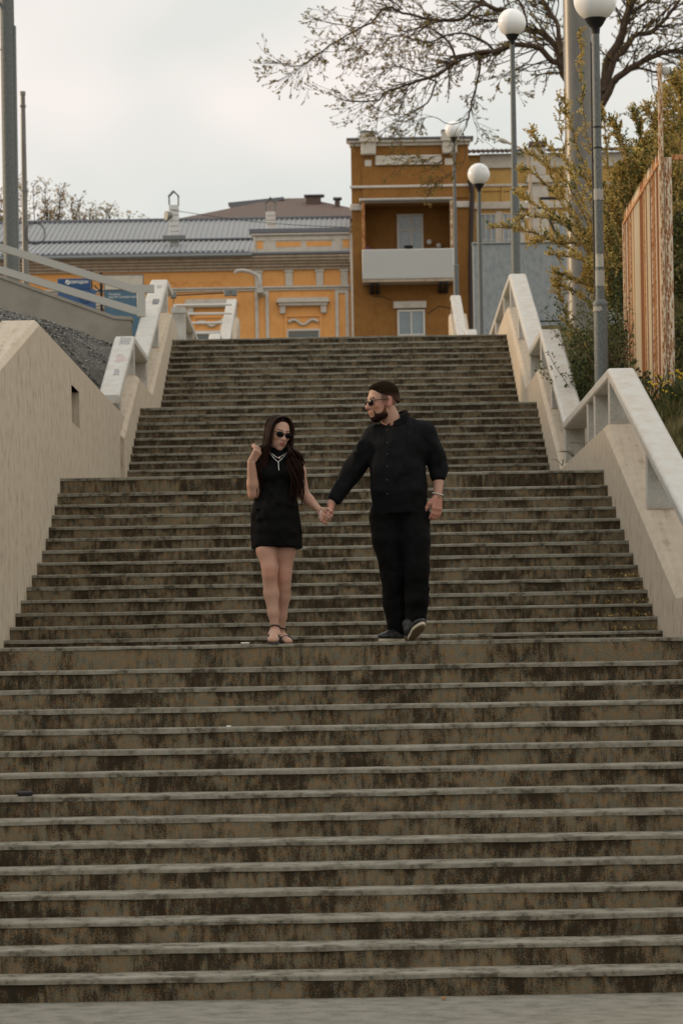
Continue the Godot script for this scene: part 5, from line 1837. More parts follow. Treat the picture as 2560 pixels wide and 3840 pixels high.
	for k in 230:
		var s := -1.0 if k % 2 == 0 else 1.0
		var t := r.randf()
		var front := r.randf_range(-0.07, 0.072)
		var root := ht * (Vector3(s * (0.004 + 0.020 * t), 0.132 - 0.35 * absf(front) * 0.3, front) * hs)
		var tp := ht * (Vector3(s * (0.072 + 0.018 * r.randf()), 0.055, front * 0.8 + 0.006) * hs)
		var ear := ht * (Vector3(s * (0.086 + 0.016 * r.randf()), -0.045, 0.020 + front * 0.7) * hs)
		var shx := (0.135 + r.randf_range(-0.048, 0.040)) if s > 0 else (-0.102 + r.randf_range(-0.046, 0.060))
		var drop := r.randf_range(0.97, 1.16) if r.randf() < 0.75 else r.randf_range(1.15, 1.3)
		var zf := (0.085 if s > 0 else 0.065) + r.randf_range(-0.04, 0.05 if s > 0 else 0.03) if front > -0.045 else -0.05
		var pts := PackedVector3Array([root, root.lerp(tp, 0.5) + Vector3(0, 0.020, 0), tp, ear])
		var n := 9
		var ph := r.randf() * 1.2 + (0.0 if s < 0 else 1.5)
		for i in range(1, n + 1):
			var u := float(i) / n
			var y := lerpf(ear.y, drop, u)
			var base := Vector3(lerpf(ear.x, shx + s * (0.045 if s > 0 else 0.012) * u * u, smoothstep(0.0, 0.55, u)), y, lerpf(ear.z, zf, smoothstep(0.0, 0.5, u)))
			base += Vector3(sin(u * 9.0 + ph), 0, cos(u * 9.0 + ph) * 0.7) * 0.020 * u * (1.0 + 0.4 * r.randf())
			pts.append(base)
		var cv := PackedVector3Array()
		for i in pts.size() - 1:
			cv.append(pts[i])
			var p0 := pts[maxi(i - 1, 0)]
			var p3 := pts[mini(i + 2, pts.size() - 1)]
			cv.append(pts[i].cubic_interpolate(pts[i + 1], p0, p3, 0.5))
		cv.append(pts[-1])
		var rad := PackedFloat32Array()
		var w := r.randf_range(0.0045, 0.010)
		for i in cv.size():
			var u := float(i) / (cv.size() - 1)
			rad.append(w * (0.55 + 0.45 * minf(1.0, u * 5.0)) * (1.0 - 0.85 * u * u * u))
		locks.tube(cv, rad, 6)
	hairb.merge(locks, Transform3D())
	var hm := flat(lin(0.0155, 0.0076, 0.0054), 0.6, 0.0, 0.16)
	local_part(th, "hair", hairb, hm)
	glasses(th, ht, hs, 0.0295, 0.0215)
	# necklaces
	var silver := flat(lin(0.6, 0.6, 0.58), 0.2, 0.7)
	var front := func(x: float, y: float) -> float:
		var z := 0.0
		for p in dress.v:
			if absf(p.x - x) < 0.012 and absf(p.y - y) < 0.012:
				z = maxf(z, p.z)
		return z + 0.003
	for nk in [[0.066, 0.050], [0.070, 0.078]]:
		var b := B.new()
		var pts := PackedVector3Array()
		var rad := PackedFloat32Array()
		for i in 23:
			var t := lerpf(-1.0, 1.0, i / 22.0)
			var x: float = 0.024 + t * nk[0]
			var y: float = 1.378 - nk[1] * (1.0 - pow(absf(t), 1.3))
			pts.append(Vector3(x, y, front.call(x, y)))
			rad.append(0.0024)
		b.tube(pts, rad, 5)
		local_part(th, "necklace", b, silver)
	var b2 := B.new()
	b2.rod(Vector3(0.025, 1.300, front.call(0.025, 1.30)), Vector3(0.030, 1.237, front.call(0.03, 1.237)), 0.0028, 6)
	local_part(th, "pendant", b2, silver)
	b2 = B.new()
	b2.ball(Vector3(0.032, 1.328, front.call(0.032, 1.328) + 0.003), Vector3(0.009, 0.009, 0.005), Basis(), 8, 12)
	local_part(th, "pendant", b2, flat(lin(0.5, 0.38, 0.3), 0.25, 0.6))
	b2 = B.new()
	for k in 20:
		var t := TAU * k / 20.0
		b2.ball(el_r.lerp(wr_r, 0.62) + Vector3(cos(t) * 0.033, 0.004 * cos(t), sin(t) * 0.032), Vector3(0.0036, 0.0036, 0.0036), Basis(), 5, 6)
	local_part(th, "bracelet", b2, flat(lin(0.5, 0.32, 0.16), 0.3, 0.6))
	# sandals
	for sd in [[Vector3(0.0, 0.045, 0.03), Vector3(-0.010, 0.0, 0.235), true], [Vector3(0.035, 0.02, -0.135), Vector3(0.1, -0.002, 0.065), false]]:
		var a: Vector3 = sd[0]
		var d: Vector3 = (sd[1] - a)
		var dir := d.normalized()
		var side := Vector3.UP.cross(dir).normalized()
		var up := dir.cross(side)
		var b := B.new()
		b.box(a + d * 0.5 - up * 0.006, Vector3(0.082, 0.020, d.length()), 0.008, Basis(side, up, dir))
		b.box(a + d * 0.14 - up * 0.022, Vector3(0.058, 0.03, 0.06), 0.006, Basis(side, up, dir))
		var o := local_part(th, "sandal", b, flat(lin(0.008, 0.008, 0.008), 0.5))
		for q in [[0.62, 0.050, 0.046], [0.74, 0.040, 0.044]]:
			b = B.new()
			var c: Vector3 = a + d * q[0]
			b.tube(PackedVector3Array([c - side * q[2], c - side * q[2] * 0.8 + up * q[1] * 0.8, c + up * q[1], c + side * q[2] * 0.8 + up * q[1] * 0.8, c + side * q[2]]), PackedFloat32Array([0.006, 0.006, 0.006, 0.006, 0.006]), 6)
			var m := MeshInstance3D.new()
			m.mesh = b.mesh()
			m.material_override = flat(lin(0.008, 0.008, 0.008), 0.5)
			put_part(o, "strap", m)
		b = B.new()
		var an: Vector3 = an_r if sd[2] else an_l
		var pts := PackedVector3Array()
		var rad := PackedFloat32Array()
		for i in 17:
			var t := TAU * i / 16.0
			pts.append(an + Vector3(cos(t) * 0.036, 0.004 + 0.012 * sin(t), sin(t) * 0.038))
			rad.append(0.0045)
		b.tube(pts, rad, 6)
		var m2 := MeshInstance3D.new()
		m2.mesh = b.mesh()
		m2.material_override = flat(lin(0.008, 0.008, 0.008), 0.5)
		put_part(o, "strap", m2)
const LIMBS := [
	[[[5.19, 10.28], [5.44, 12.06], [5.56, 13.33], [5.67, 14.47], [5.86, 15.19]], 0.2, 0.17],
	[[[5.86, 15.19], [5.99, 15.68], [6.18, 16.50], [6.45, 16.90], [6.55, 17.35], [6.75, 17.90], [7.05, 18.91]], 0.14, 0.06],
	[[[5.87, 15.17], [6.20, 15.77], [6.37, 15.95], [6.80, 16.18], [7.16, 16.37], [7.52, 16.45], [7.97, 16.48], [8.67, 16.66]], 0.1, 0.04],
	[[[6.01, 15.58], [6.24, 16.32], [6.48, 16.57], [6.75, 16.96], [7.15, 17.05], [7.38, 17.25], [7.73, 17.63], [8.06, 18.13]], 0.09, 0.03],
	[[[6.45, 16.90], [6.58, 17.39], [6.84, 17.96], [7.24, 18.78]], 0.07, 0.03],
	[[[6.54, 16.18], [7.00, 16.10], [7.51, 16.05], [8.15, 15.96]], 0.04, 0.02],
	[[[5.67, 14.47], [5.40, 15.37], [5.04, 16.08], [4.99, 16.50], [4.83, 16.86], [4.51, 17.16], [4.18, 17.29], [3.89, 17.59], [3.46, 17.82], [3.02, 18.02]], 0.11, 0.045],
	[[[5.52, 14.92], [5.03, 16.17], [4.75, 16.31], [4.43, 16.61], [3.88, 16.68], [3.46, 16.52], [3.06, 16.46], [2.51, 16.34], [2.01, 15.90], [1.52, 15.75], [0.87, 15.53], [0.49, 15.25], [-0.24, 15.29]], 0.085, 0.014],
	[[[4.99, 16.50], [4.92, 17.23], [4.74, 17.68], [4.36, 18.19], [3.74, 18.78]], 0.06, 0.03],
	[[[3.89, 17.59], [3.46, 17.63], [3.08, 17.74], [2.53, 17.39], [1.88, 17.46], [1.23, 17.63], [0.84, 17.77], [0.48, 17.45], [-0.08, 17.20], [-0.73, 16.79], [-1.23, 16.48], [-1.68, 16.52]], 0.05, 0.008],
	[[[3.46, 16.52], [3.07, 16.88], [2.52, 17.01], [1.79, 16.77], [1.16, 16.91], [0.77, 16.79]], 0.035, 0.008],
	[[[3.06, 16.46], [2.96, 15.88], [2.82, 15.36], [2.75, 15.01], [2.61, 14.65], [2.39, 14.27]], 0.03, 0.008],
	[[[2.51, 16.34], [2.30, 16.89], [1.80, 17.28], [1.29, 17.22], [0.97, 17.48]], 0.035, 0.01],
	[[[2.01, 15.90], [1.52, 16.14], [1.02, 16.34], [0.76, 16.15]], 0.025, 0.008],
	[[[2.01, 15.90], [1.77, 15.37], [1.25, 15.06], [0.99, 14.87]], 0.025, 0.008],
	[[[0.48, 17.45], [0.20, 17.24], [-0.37, 17.32], [-0.81, 17.45]], 0.015, 0.006],
	[[[-0.08, 17.20], [0.13, 16.80], [-0.25, 16.64], [-0.83, 16.59]], 0.014, 0.006],
	[[[1.23, 17.63], [0.79, 18.00], [0.16, 18.14]], 0.02, 0.008],
	[[[2.75, 15.01], [2.33, 14.85], [1.89, 15.05], [1.50, 14.86]], 0.015, 0.006],
	[[[3.88, 16.68], [3.58, 17.31], [3.08, 17.45], [2.45, 17.84]], 0.04, 0.015],
	[[[4.43, 16.61], [4.08, 16.22], [3.69, 16.04], [3.56, 15.91]], 0.02, 0.008],
	[[[4.18, 17.29], [3.98, 17.88], [3.54, 18.33]], 0.04, 0.02],
	[[[2.39, 14.27], [2.00, 13.96], [1.49, 14.03], [1.11, 14.10]], 0.01, 0.005],
	[[[2.61, 14.65], [2.64, 14.02], [2.38, 13.70], [1.86, 13.52]], 0.01, 0.005],
]
const STEMS := [
	[[3.96, 6.58], [3.64, 7.54], [3.35, 8.46], [3.05, 8.92]],
	[[4.00, 6.77], [3.68, 7.69], [3.24, 8.61], [3.02, 9.37], [2.96, 10.10]],
	[[4.04, 6.77], [3.79, 7.92], [3.39, 8.99], [3.14, 9.75], [3.05, 10.06]],
	[[3.85, 6.78], [3.49, 7.92], [3.00, 8.39], [2.51, 8.62], [2.36, 8.74]],
	[[3.85, 6.78], [3.45, 7.73], [2.92, 8.08], [2.39, 8.24], [1.98, 8.27]],
	[[3.82, 6.97], [3.45, 7.54], [3.03, 7.70], [2.77, 7.76]],
	[[3.78, 6.97], [3.40, 7.32], [3.10, 7.43], [2.84, 7.51]],
	[[3.78, 7.16], [3.53, 7.92], [3.15, 8.00], [2.69, 8.05], [2.58, 8.01]],
	[[3.89, 6.97], [3.42, 8.00], [2.97, 8.69], [2.60, 9.08], [2.41, 9.14]],
	[[3.93, 6.96], [3.42, 8.15], [2.94, 9.00], [2.68, 9.57], [2.61, 9.72]],
	[[4.04, 6.96], [3.65, 8.30], [3.33, 9.45], [3.27, 10.40], [3.27, 10.93]],
	[[4.04, 6.96], [3.87, 8.11], [3.66, 9.06], [3.60, 9.63], [3.48, 9.82]],
	[[4.12, 7.15], [4.07, 8.29], [3.96, 9.05], [3.86, 9.51], [3.71, 9.71]],
	[[4.24, 7.15], [4.22, 8.29], [4.19, 9.05], [4.16, 9.62], [4.05, 9.89]],
	[[4.35, 7.15], [4.41, 8.29], [4.46, 9.20], [4.43, 9.81], [4.36, 10.07]],
	[[4.50, 7.15], [4.60, 8.47], [4.69, 9.42], [4.67, 9.99], [4.59, 10.22]],
	[[4.66, 7.14], [4.79, 8.66], [4.85, 9.61], [4.82, 10.07], [4.71, 10.37]],
	[[4.81, 7.14], [4.98, 8.66], [5.04, 9.61], [5.01, 10.18], [4.90, 10.56]],
	[[3.82, 7.16], [3.68, 8.11], [3.65, 8.68], [3.51, 9.10]],
	[[4.13, 7.34], [4.03, 8.10], [3.81, 8.68], [3.66, 8.91]],
	[[4.43, 7.34], [4.33, 8.29], [4.22, 8.71], [4.00, 9.05]],
	[[4.66, 7.52], [4.56, 8.47], [4.46, 8.86], [4.27, 9.20]],
	[[4.85, 7.52], [4.79, 8.47], [4.69, 8.97], [4.46, 9.35]],
	[[3.77, 6.40], [3.51, 6.97], [3.25, 7.32], [2.99, 7.47], [2.93, 7.55]],
	[[3.65, 6.02], [3.39, 6.48], [3.17, 6.79], [3.02, 7.25], [2.95, 7.50]],
	[[3.81, 6.59], [3.59, 7.24], [3.75, 7.73], [3.91, 7.99]],
	[[3.96, 6.39], [4.12, 6.85], [4.19, 6.62], [4.26, 6.28]],
	[[3.78, 6.97], [3.37, 7.81], [3.00, 8.20], [2.55, 8.36], [2.32, 8.32]],
	[[3.85, 6.97], [3.49, 8.11], [3.13, 8.92], [2.79, 9.23], [2.53, 9.38]],
	[[3.97, 7.16], [3.69, 8.38], [3.47, 8.91], [3.17, 9.22], [2.80, 9.57]],
]

# ---------------------------------------------------------------- vegetation
func leaf_mesh(l: float, w: float, pair := false) -> ArrayMesh:
	var b := B.new()
	b.leaf(Vector3.ZERO, Vector3(0, 1, 0), Vector3(1, 0, 0), l, w)
	if pair:
		b.leaf(Vector3.ZERO, Vector3(0.6, 0.7, 0.3).normalized(), Vector3(0.2, 0, 1).normalized(), l * 0.9, w)
		b.leaf(Vector3.ZERO, Vector3(-0.6, 0.75, -0.25).normalized(), Vector3(0.3, 0.2, -1).normalized(), l * 0.85, w)
	return b.mesh()

func swarm(th: Node3D, called: String, mesh: Mesh, m: Material, at: Array, col: Array, as_single := false, label := "", category := "") -> void:
	var mm := MultiMesh.new()
	mm.transform_format = MultiMesh.TRANSFORM_3D
	mm.use_colors = true
	mm.instance_count = at.size()
	mm.mesh = mesh
	var base := Vector3.ZERO if th == null else th.position
	for i in at.size():
		var t: Transform3D = at[i]
		t.origin -= base
		mm.set_instance_transform(i, t)
		mm.set_instance_color(i, col[i])
	var o := MultiMeshInstance3D.new()
	o.multimesh = mm
	o.material_override = m
	o.set_meta("kind", "stuff")
	if th == null:
		o.name = numbered(called)
		add_child(o)
		tag(o, label, category)
	else:
		put_part(th, called, o)

func leaf_mat() -> StandardMaterial3D:
	var m := flat(Color.WHITE, 0.6, 0.0, 0.35)
	m.vertex_color_use_as_albedo = true
	m.cull_mode = BaseMaterial3D.CULL_DISABLED
	m.backlight_enabled = true
	m.backlight = Color(0.7, 0.7, 0.55)
	return m

func rand_basis(scale_: float) -> Basis:
	return Basis(Vector3(rng.randf_range(-1, 1), rng.randf_range(-1, 1), rng.randf_range(-1, 1)).normalized(), rng.randf() * TAU) * Basis().scaled(Vector3.ONE * scale_)

func along(dir: Vector3, scale_: float) -> Basis:
	var y := dir.normalized()
	var x := y.cross(Vector3(rng.randf_range(-1, 1), rng.randf_range(-1, 1), rng.randf_range(-1, 1))).normalized()
	return Basis(x, y, x.cross(y)) * Basis().scaled(Vector3.ONE * scale_)

func smooth_pts(pts: PackedVector3Array, n := 3) -> PackedVector3Array:
	var out := PackedVector3Array()
	for i in pts.size() - 1:
		for k in n:
			out.append(pts[i].cubic_interpolate(pts[i + 1], pts[maxi(i - 1, 0)], pts[mini(i + 2, pts.size() - 1)], float(k) / n))
	out.append(pts[-1])
	return out

func radii(n: int, a: float, b: float) -> PackedFloat32Array:
	var r := PackedFloat32Array()
	for i in n:
		r.append(lerpf(a, b, float(i) / maxi(1, n - 1)))
	return r

func build_tree() -> void:
	var th := thing("tree", "large nearly bare spreading tree with opening buds behind the wide mast", "tree", V(4.9, 8.0, 78.0))
	rng.seed = 41
	var bud_at := []
	var bud_col := []
	var twigs := B.new()
	var k := 0
	for l in LIMBS:
		var pts := PackedVector3Array()
		var zz := 78.0
		var dz: float = [0.0, 0.5, -0.3, 0.4, -0.6, 0.2, 0.5, -0.4, 0.8, 0.3, -0.5, -0.2, 0.6, 0.5, -0.6, 0.2, -0.3, 0.4, -0.4, 0.7, -0.5, 0.4, 0.1, -0.2][k] * 0.25
		for p in l[0]:
			pts.append(V(p[0], p[1], zz))
			zz += dz
		pts = smooth_pts(pts, 3)
		for i in range(1, pts.size() - 1):
			pts[i] += Vector3(rng.randf_range(-1, 1), rng.randf_range(-1, 1), rng.randf_range(-1, 1)) * 0.022
		var b := B.new()
		var rr := radii(pts.size(), l[1], l[2])
		b.tube(pts, rr, 9 if l[1] > 0.05 else 6)
		part(th, "trunk" if k == 0 else "limb", b, M.bark if l[1] > 0.03 else M.twig)
		if k > 0:
			# side branches
			var n := pts.size()
			var length := 0.0
			for i in n - 1:
				length += pts[i].distance_to(pts[i + 1])
			var leftish: bool = pts[n - 1].x < 3.5
			var count := int(length / (0.14 if leftish else 0.15)) + 3
			for s in count:
				var u := lerpf(0.12, 1.0, pow(rng.randf(), 0.8)) if s > 0 else 1.0
				var f := u * (n - 1)
				var i := mini(int(f), n - 2)
				var at := pts[i].lerp(pts[i + 1], f - i)
				if Vector2(at.x - 2.4, at.y - 14.77).length() < 0.55:
					continue
				var d := (pts[i + 1] - pts[i]).normalized()
				var side := Vector3(rng.randf_range(-1, 1), rng.randf_range(-1, 0.9), rng.randf_range(-1, 1) * 0.8)
				var dir := (d * 0.75 + side * 0.75 + (Vector3(-0.12, 0.05, 0) if leftish else Vector3(0.1, 0.1, 0))).normalized()
				var ln := rng.randf_range(0.4, 1.25) * (1.0 if l[1] > 0.02 else 0.55)
				var r0 := clampf(lerpf(l[1], l[2], u) * 0.38, 0.006, 0.022)
				branch(twigs, at, dir, ln, r0, 2 if ln > 0.5 else 1, bud_at, bud_col)
		k += 1
	part(th, "twigs", twigs, M.twig, "stuff")
	swarm(th, "buds", leaf_mesh(0.050, 0.028, true), leaf_mat(), bud_at, bud_col)

func branch(b: B, at: Vector3, dir: Vector3, ln: float, r0: float, depth: int, bud_at: Array, bud_col: Array) -> void:
	var pts := PackedVector3Array([at])
	var d := dir
	var n := 6
	var bend := Vector3(rng.randf_range(-0.5, 0.5), rng.randf_range(-0.55, 0.15), rng.randf_range(-0.4, 0.4))
	for i in n:
		var u := float(i) / n
		# droops, then lifts its tip
		d = (d + bend * 0.16 + Vector3(rng.randf_range(-0.16, 0.16), (0.20 if u > 0.55 else -0.04), rng.randf_range(-0.12, 0.12))).normalized()
		pts.append(pts[-1] + d * ln / n)
	b.tube(pts, radii(n + 1, r0, maxf(r0 * 0.4, 0.0038)), 4, false)
	var tip := pts[n]
	var c := rng.randi_range(2, 4) if depth <= 1 else 1
	for q in c:
		bud_at.append(Transform3D(along(d + Vector3(rng.randf_range(-0.8, 0.8), rng.randf_range(-0.5, 0.9), rng.randf_range(-0.8, 0.8)), rng.randf_range(0.6, 1.3)), tip - d * q * 0.035))
		bud_col.append(Color(0.22, 0.17, 0.055).lerp(Color(0.36, 0.24, 0.06) if rng.randf() < 0.6 else Color(0.10, 0.09, 0.04), rng.randf()))
	if depth > 0:
		var m := rng.randi_range(2, 4) if depth > 1 else rng.randi_range(1, 3)
		for q in m:
			var i := rng.randi_range(1, n - 1)
			var dd := (pts[i + 1] - pts[i]).normalized()
			var side := Vector3(rng.randf_range(-1, 1), rng.randf_range(-0.9, 0.9), rng.randf_range(-0.9, 0.9))
			branch(b, pts[i], (dd * 0.9 + side * 0.8).normalized(), ln * rng.randf_range(0.32, 0.62), r0 * 0.6, depth - 1, bud_at, bud_col)

func spray(stem: B, pts: PackedVector3Array, lf: Array, lc: Array, bl: Array, bc: Array, flower: float, dens: float) -> void:
	var n := pts.size()
	stem.tube(pts, radii(n, 0.012, 0.003), 5, false)
	var greens := [Color(0.10, 0.125, 0.03), Color(0.16, 0.17, 0.045), Color(0.06, 0.085, 0.025), Color(0.20, 0.20, 0.06)]
	var golds := [Color(0.62, 0.46, 0.14), Color(0.54, 0.41, 0.15), Color(0.72, 0.58, 0.25), Color(0.48, 0.32, 0.10)]
	for i in range(int(n * 0.18), n - 1):
		var d := (pts[i + 1] - pts[i])
		var cnt := (5 if rng.randf() < dens else 3) if dens > 0.5 else (3 if rng.randf() < 0.4 else 2)
		for q in cnt:
			var at := pts[i].lerp(pts[i + 1], rng.randf())
			var side := Vector3(rng.randf_range(-1, 1), rng.randf_range(-0.5, 0.8), rng.randf_range(-1, 1))
			var dir := (d.normalized() * 0.8 + side * 0.8).normalized()
			var ln := rng.randf_range(0.10, 0.42) * (1.0 - 0.5 * float(i) / n) * (1.0 if dens > 0.5 else 0.8)
			var m := 5
			var tw := PackedVector3Array([at])
			for s in m:
				dir = (dir + Vector3(rng.randf_range(-0.2, 0.2), rng.randf_range(-0.1, 0.2), rng.randf_range(-0.2, 0.2))).normalized()
				tw.append(tw[-1] + dir * ln / m)
			stem.tube(tw, radii(m + 1, 0.0035, 0.002), 3, false)
			var gold := rng.randf() < flower
			var steps := int(ln / 0.012)
			for s in steps:
				var f := (s + rng.randf()) / steps * m
				var j := mini(int(f), m - 1)
				var p := tw[j].lerp(tw[j + 1], f - j) + Vector3(rng.randf_range(-1, 1), rng.randf_range(-1, 1), rng.randf_range(-1, 1)) * 0.013
				if gold:
					bl.append(Transform3D(rand_basis(rng.randf_range(0.7, 1.2)), p))
					bc.append((golds[rng.randi() % 4] as Color) * rng.randf_range(0.7, 1.15))
				else:
					lf.append(Transform3D(along(dir + Vector3(rng.randf_range(-1, 1), rng.randf_range(-0.6, 0.8), rng.randf_range(-1, 1)), rng.randf_range(0.7, 1.3)), p))
					lc.append((greens[rng.randi() % 4] as Color) * rng.randf_range(0.7, 1.2))

func clump(lf: Array, lc: Array, c: Vector3, r: Vector3, n: int, dark: Color, light: Color) -> void:
	for i in n:
		var d := Vector3(rng.randf_range(-1, 1), rng.randf_range(-1, 1), rng.randf_range(-1, 1))
		if d.length() > 1.0:
			d = d.normalized() * rng.randf_range(0.75, 1.0)
		var p := c + d * r
		lf.append(Transform3D(rand_basis(rng.randf_range(0.7, 1.35)), p))
		lc.append(dark.lerp(light, pow(rng.randf(), 1.6)))

func build_bushes() -> void:
	rng.seed = 53
	var th := thing("flowering_shrub", "large arching shrub with yellow brown blossom and green leaves in front of the wide mast", "shrub", V(4.0, 5.0, 46.5))
	var lf := []
	var lc := []
	var bl := []
	var bc := []
	var st := B.new()
	var k := 0
	for s in STEMS:
		var pts := PackedVector3Array()
		var z := 46.6 + (k % 5) * 0.35
		for p in s:
			pts.append(V(p[0], p[1], z))
			z += rng.randf_range(-0.25, 0.2)
		pts = smooth_pts(pts, 9)
		for i in range(1, pts.size() - 1):
			pts[i] += Vector3(rng.randf_range(-1, 1), rng.randf_range(-1, 1), rng.randf_range(-1, 1)) * 0.012
		var right: bool = pts[pts.size() - 1].x > 3.55
		spray(st, pts, lf, lc, bl, bc, 0.72 if right else 0.84, 0.9 if right else 0.25)
		k += 1
	# fuller golden masses on the right
	for c in [[4.0, 7.9, 47.6, 0.5, 0.5, 0.5], [4.5, 8.3, 47.4, 0.5, 0.7, 0.5], [4.85, 9.0, 47.6, 0.4, 0.7, 0.5], [3.75, 7.4, 47.4, 0.35, 0.4, 0.4], [4.9, 7.8, 47.0, 0.5, 0.6, 0.4], [4.3, 7.2, 47.3, 0.5, 0.5, 0.4], [3.62, 8.0, 47.4, 0.3, 0.35, 0.4], [3.95, 8.5, 47.6, 0.35, 0.4, 0.4], [3.5, 7.5, 47.0, 0.25, 0.3, 0.3], [4.4, 9.2, 47.8, 0.35, 0.5, 0.5], [4.75, 10.0, 48.0, 0.35, 0.5, 0.5], [4.0, 9.0, 47.9, 0.25, 0.3, 0.4]]:
		clump(bl, bc, V(c[0], c[1], c[2]), Vector3(c[3], c[4], c[5]), 3800, Color(0.30, 0.22, 0.07), Color(0.68, 0.52, 0.20))
		clump(lf, lc, V(c[0], c[1], c[2] + 0.1), Vector3(c[3], c[4], c[5]), 1500, Color(0.07, 0.08, 0.022), Color(0.27, 0.25, 0.075))
	part(th, "stems", st, M.stem, "stuff")
	swarm(th, "leaves", leaf_mesh(0.046, 0.025), leaf_mat(), lf, lc)
	swarm(th, "blossom", leaf_mesh(0.024, 0.02, true), leaf_mat(), bl, bc)
	# dark evergreen bush round the foot of the nearest lamp
	th = thing("dark_bush", "dense dark green bush low between the lamp pole and the rusty fence", "bush", V(3.5, 4.9, 45.0))
	lf = []
	lc = []
	st = B.new()
	for c in [[3.35, 5.55, 45.2, 0.36, 0.55, 0.5], [3.62, 6.1, 45.6, 0.34, 0.6, 0.5], [3.2, 6.25, 46.0, 0.22, 0.36, 0.4], [3.82, 6.75, 46.2, 0.26, 0.5, 0.4], [3.05, 5.6, 44.4, 0.2, 0.5, 0.5], [3.72, 5.5, 44.0, 0.22, 0.5, 0.8], [3.55, 5.2, 43.2, 0.3, 0.3, 0.6], [3.78, 7.2, 46.4, 0.16, 0.25, 0.3], [3.62, 5.25, 41.5, 0.12, 0.34, 0.9], [3.55, 4.95, 40.6, 0.14, 0.3, 0.5]]:
		clump(lf, lc, V(c[0], c[1], c[2]), Vector3(c[3], c[4], c[5]), int(5200 * pow(c[3] * c[4], 0.75)), Color(0.012, 0.020, 0.008), Color(0.10, 0.12, 0.035))
	for i in 46:
		var a := V(rng.randf_range(3.1, 3.9), rng.randf_range(5.0, 6.0), rng.randf_range(44.0, 46.2))
		var d := Vector3(rng.randf_range(-0.6, 0.35), 1, rng.randf_range(-0.3, 0.3)).normalized()
		var pts := PackedVector3Array([a])
		for s in 7:
			d = (d + Vector3(rng.randf_range(-0.2, 0.15), rng.randf_range(-0.15, 0.1), rng.randf_range(-0.2, 0.2))).normalized()
			pts.append(pts[-1] + d * rng.randf_range(0.12, 0.22))
		st.tube(pts, radii(8, 0.010, 0.003), 4, false)
		for s in range(2, 8):
			for q in 7:
				lf.append(Transform3D(along(Vector3(rng.randf_range(-1, 1), rng.randf_range(-0.4, 0.8), rng.randf_range(-1, 1)), rng.randf_range(0.8, 1.3)), pts[s] + Vector3(rng.randf_range(-1, 1), rng.randf_range(-1, 1), rng.randf_range(-1, 1)) * 0.06))
				lc.append(Color(0.03, 0.045, 0.014).lerp(Color(0.12, 0.14, 0.045), rng.randf()))
	part(th, "stems", st, M.stem, "stuff")
	swarm(th, "leaves", leaf_mesh(0.048, 0.028), leaf_mat(), lf, lc)
	# bush behind the gate at the right edge
	th = thing("dark_bush", "tall dark leafy hedge behind the fence panel at the right edge of the picture", "bush", V(5.0, 5.0, 43.0))
	lf = []
	lc = []
	for c in [[4.35, 5.7, 42.0, 0.4, 0.8, 0.7], [4.8, 6.6, 42.4, 0.6, 0.9, 0.7], [4.4, 7.2, 42.6, 0.35, 0.7, 0.6], [5.2, 5.8, 42.2, 0.6, 0.9, 0.7], [5.0, 7.7, 43.0, 0.6, 0.6, 0.6]]:
		clump(lf, lc, V(c[0], c[1], c[2]), Vector3(c[3], c[4], c[5]), 2300, Color(0.012, 0.018, 0.007), Color(0.11, 0.115, 0.035))
	st = B.new()
	st.tube(PackedVector3Array([V(4.6, 4.9, 42.2), V(4.7, 6.0, 42.4), V(4.9, 7.5, 42.8)]), PackedFloat32Array([0.05, 0.04, 0.02]), 6)
	part(th, "trunk", st, M.bark)
	swarm(th, "leaves", leaf_mesh(0.055, 0.034), leaf_mat(), lf, lc)
	# small plants with yellow flowers by the nearest handrail
	var yc := flat(lin(0.62, 0.42, 0.02), 0.7)
	for pl in [[3.52, 37.6, "yellow flowered weed with broad leaves beside the nearest handrail, right edge"], [3.64, 38.6, "yellow flowered weed under the corner post of the rusty fence"], [3.06, 43.8, "single yellow flowered weed below the dark bush, behind the lamp foot"], [3.42, 35.6, "leafy yellow flowered weed lowest on the grassy bank"]]:
		var y0 := bank(pl[0], pl[1]) - 0.02
		var w := thing("flowering_weed", pl[2], "weed", V(pl[0], y0, pl[1]), "yellow flowered weeds on the bank")
		var sb := B.new()
		lf = []
		lc = []
		var fb := B.new()
		for i in 14 if pl[1] < 40 else 4:
			var d := Vector3(rng.randf_range(-0.5, 0.5), 1, rng.randf_range(-0.4, 0.5)).normalized()
			var p := V(pl[0] + rng.randf_range(-0.15, 0.2), y0, pl[1] + rng.randf_range(-0.2, 0.2))
			var h := rng.randf_range(0.25, 0.6)
			var e := p + d * h
			sb.tube(PackedVector3Array([p, p.lerp(e, 0.5) + Vector3(0, 0.03, 0), e]), PackedFloat32Array([0.006, 0.005, 0.004]), 4, false)
			for q in 5:
				lf.append(Transform3D(along(d * 0.4 + Vector3(rng.randf_range(-1, 1), 0.4, rng.randf_range(-1, 1)), rng.randf_range(0.7, 1.4)), p.lerp(e, rng.randf_range(0.0, 0.7))))
				lc.append(Color(0.02, 0.035, 0.012).lerp(Color(0.06, 0.085, 0.03), rng.randf()))
			if rng.randf() < 0.65:
				for q in 3:
					fb.ball(e + Vector3(rng.randf_range(-0.02, 0.02), rng.randf_range(-0.01, 0.02), rng.randf_range(-0.02, 0.02)), Vector3(0.014, 0.009, 0.014), Basis(), 4, 7)
		part(w, "stems", sb, flat(lin(0.05, 0.06, 0.02), 0.8))
		part(w, "flowers", fb, yc)
		swarm(w, "leaves", leaf_mesh(0.13, 0.036), leaf_mat(), lf, lc)
	# grass on the bank
	var ga := []
	var gc := []
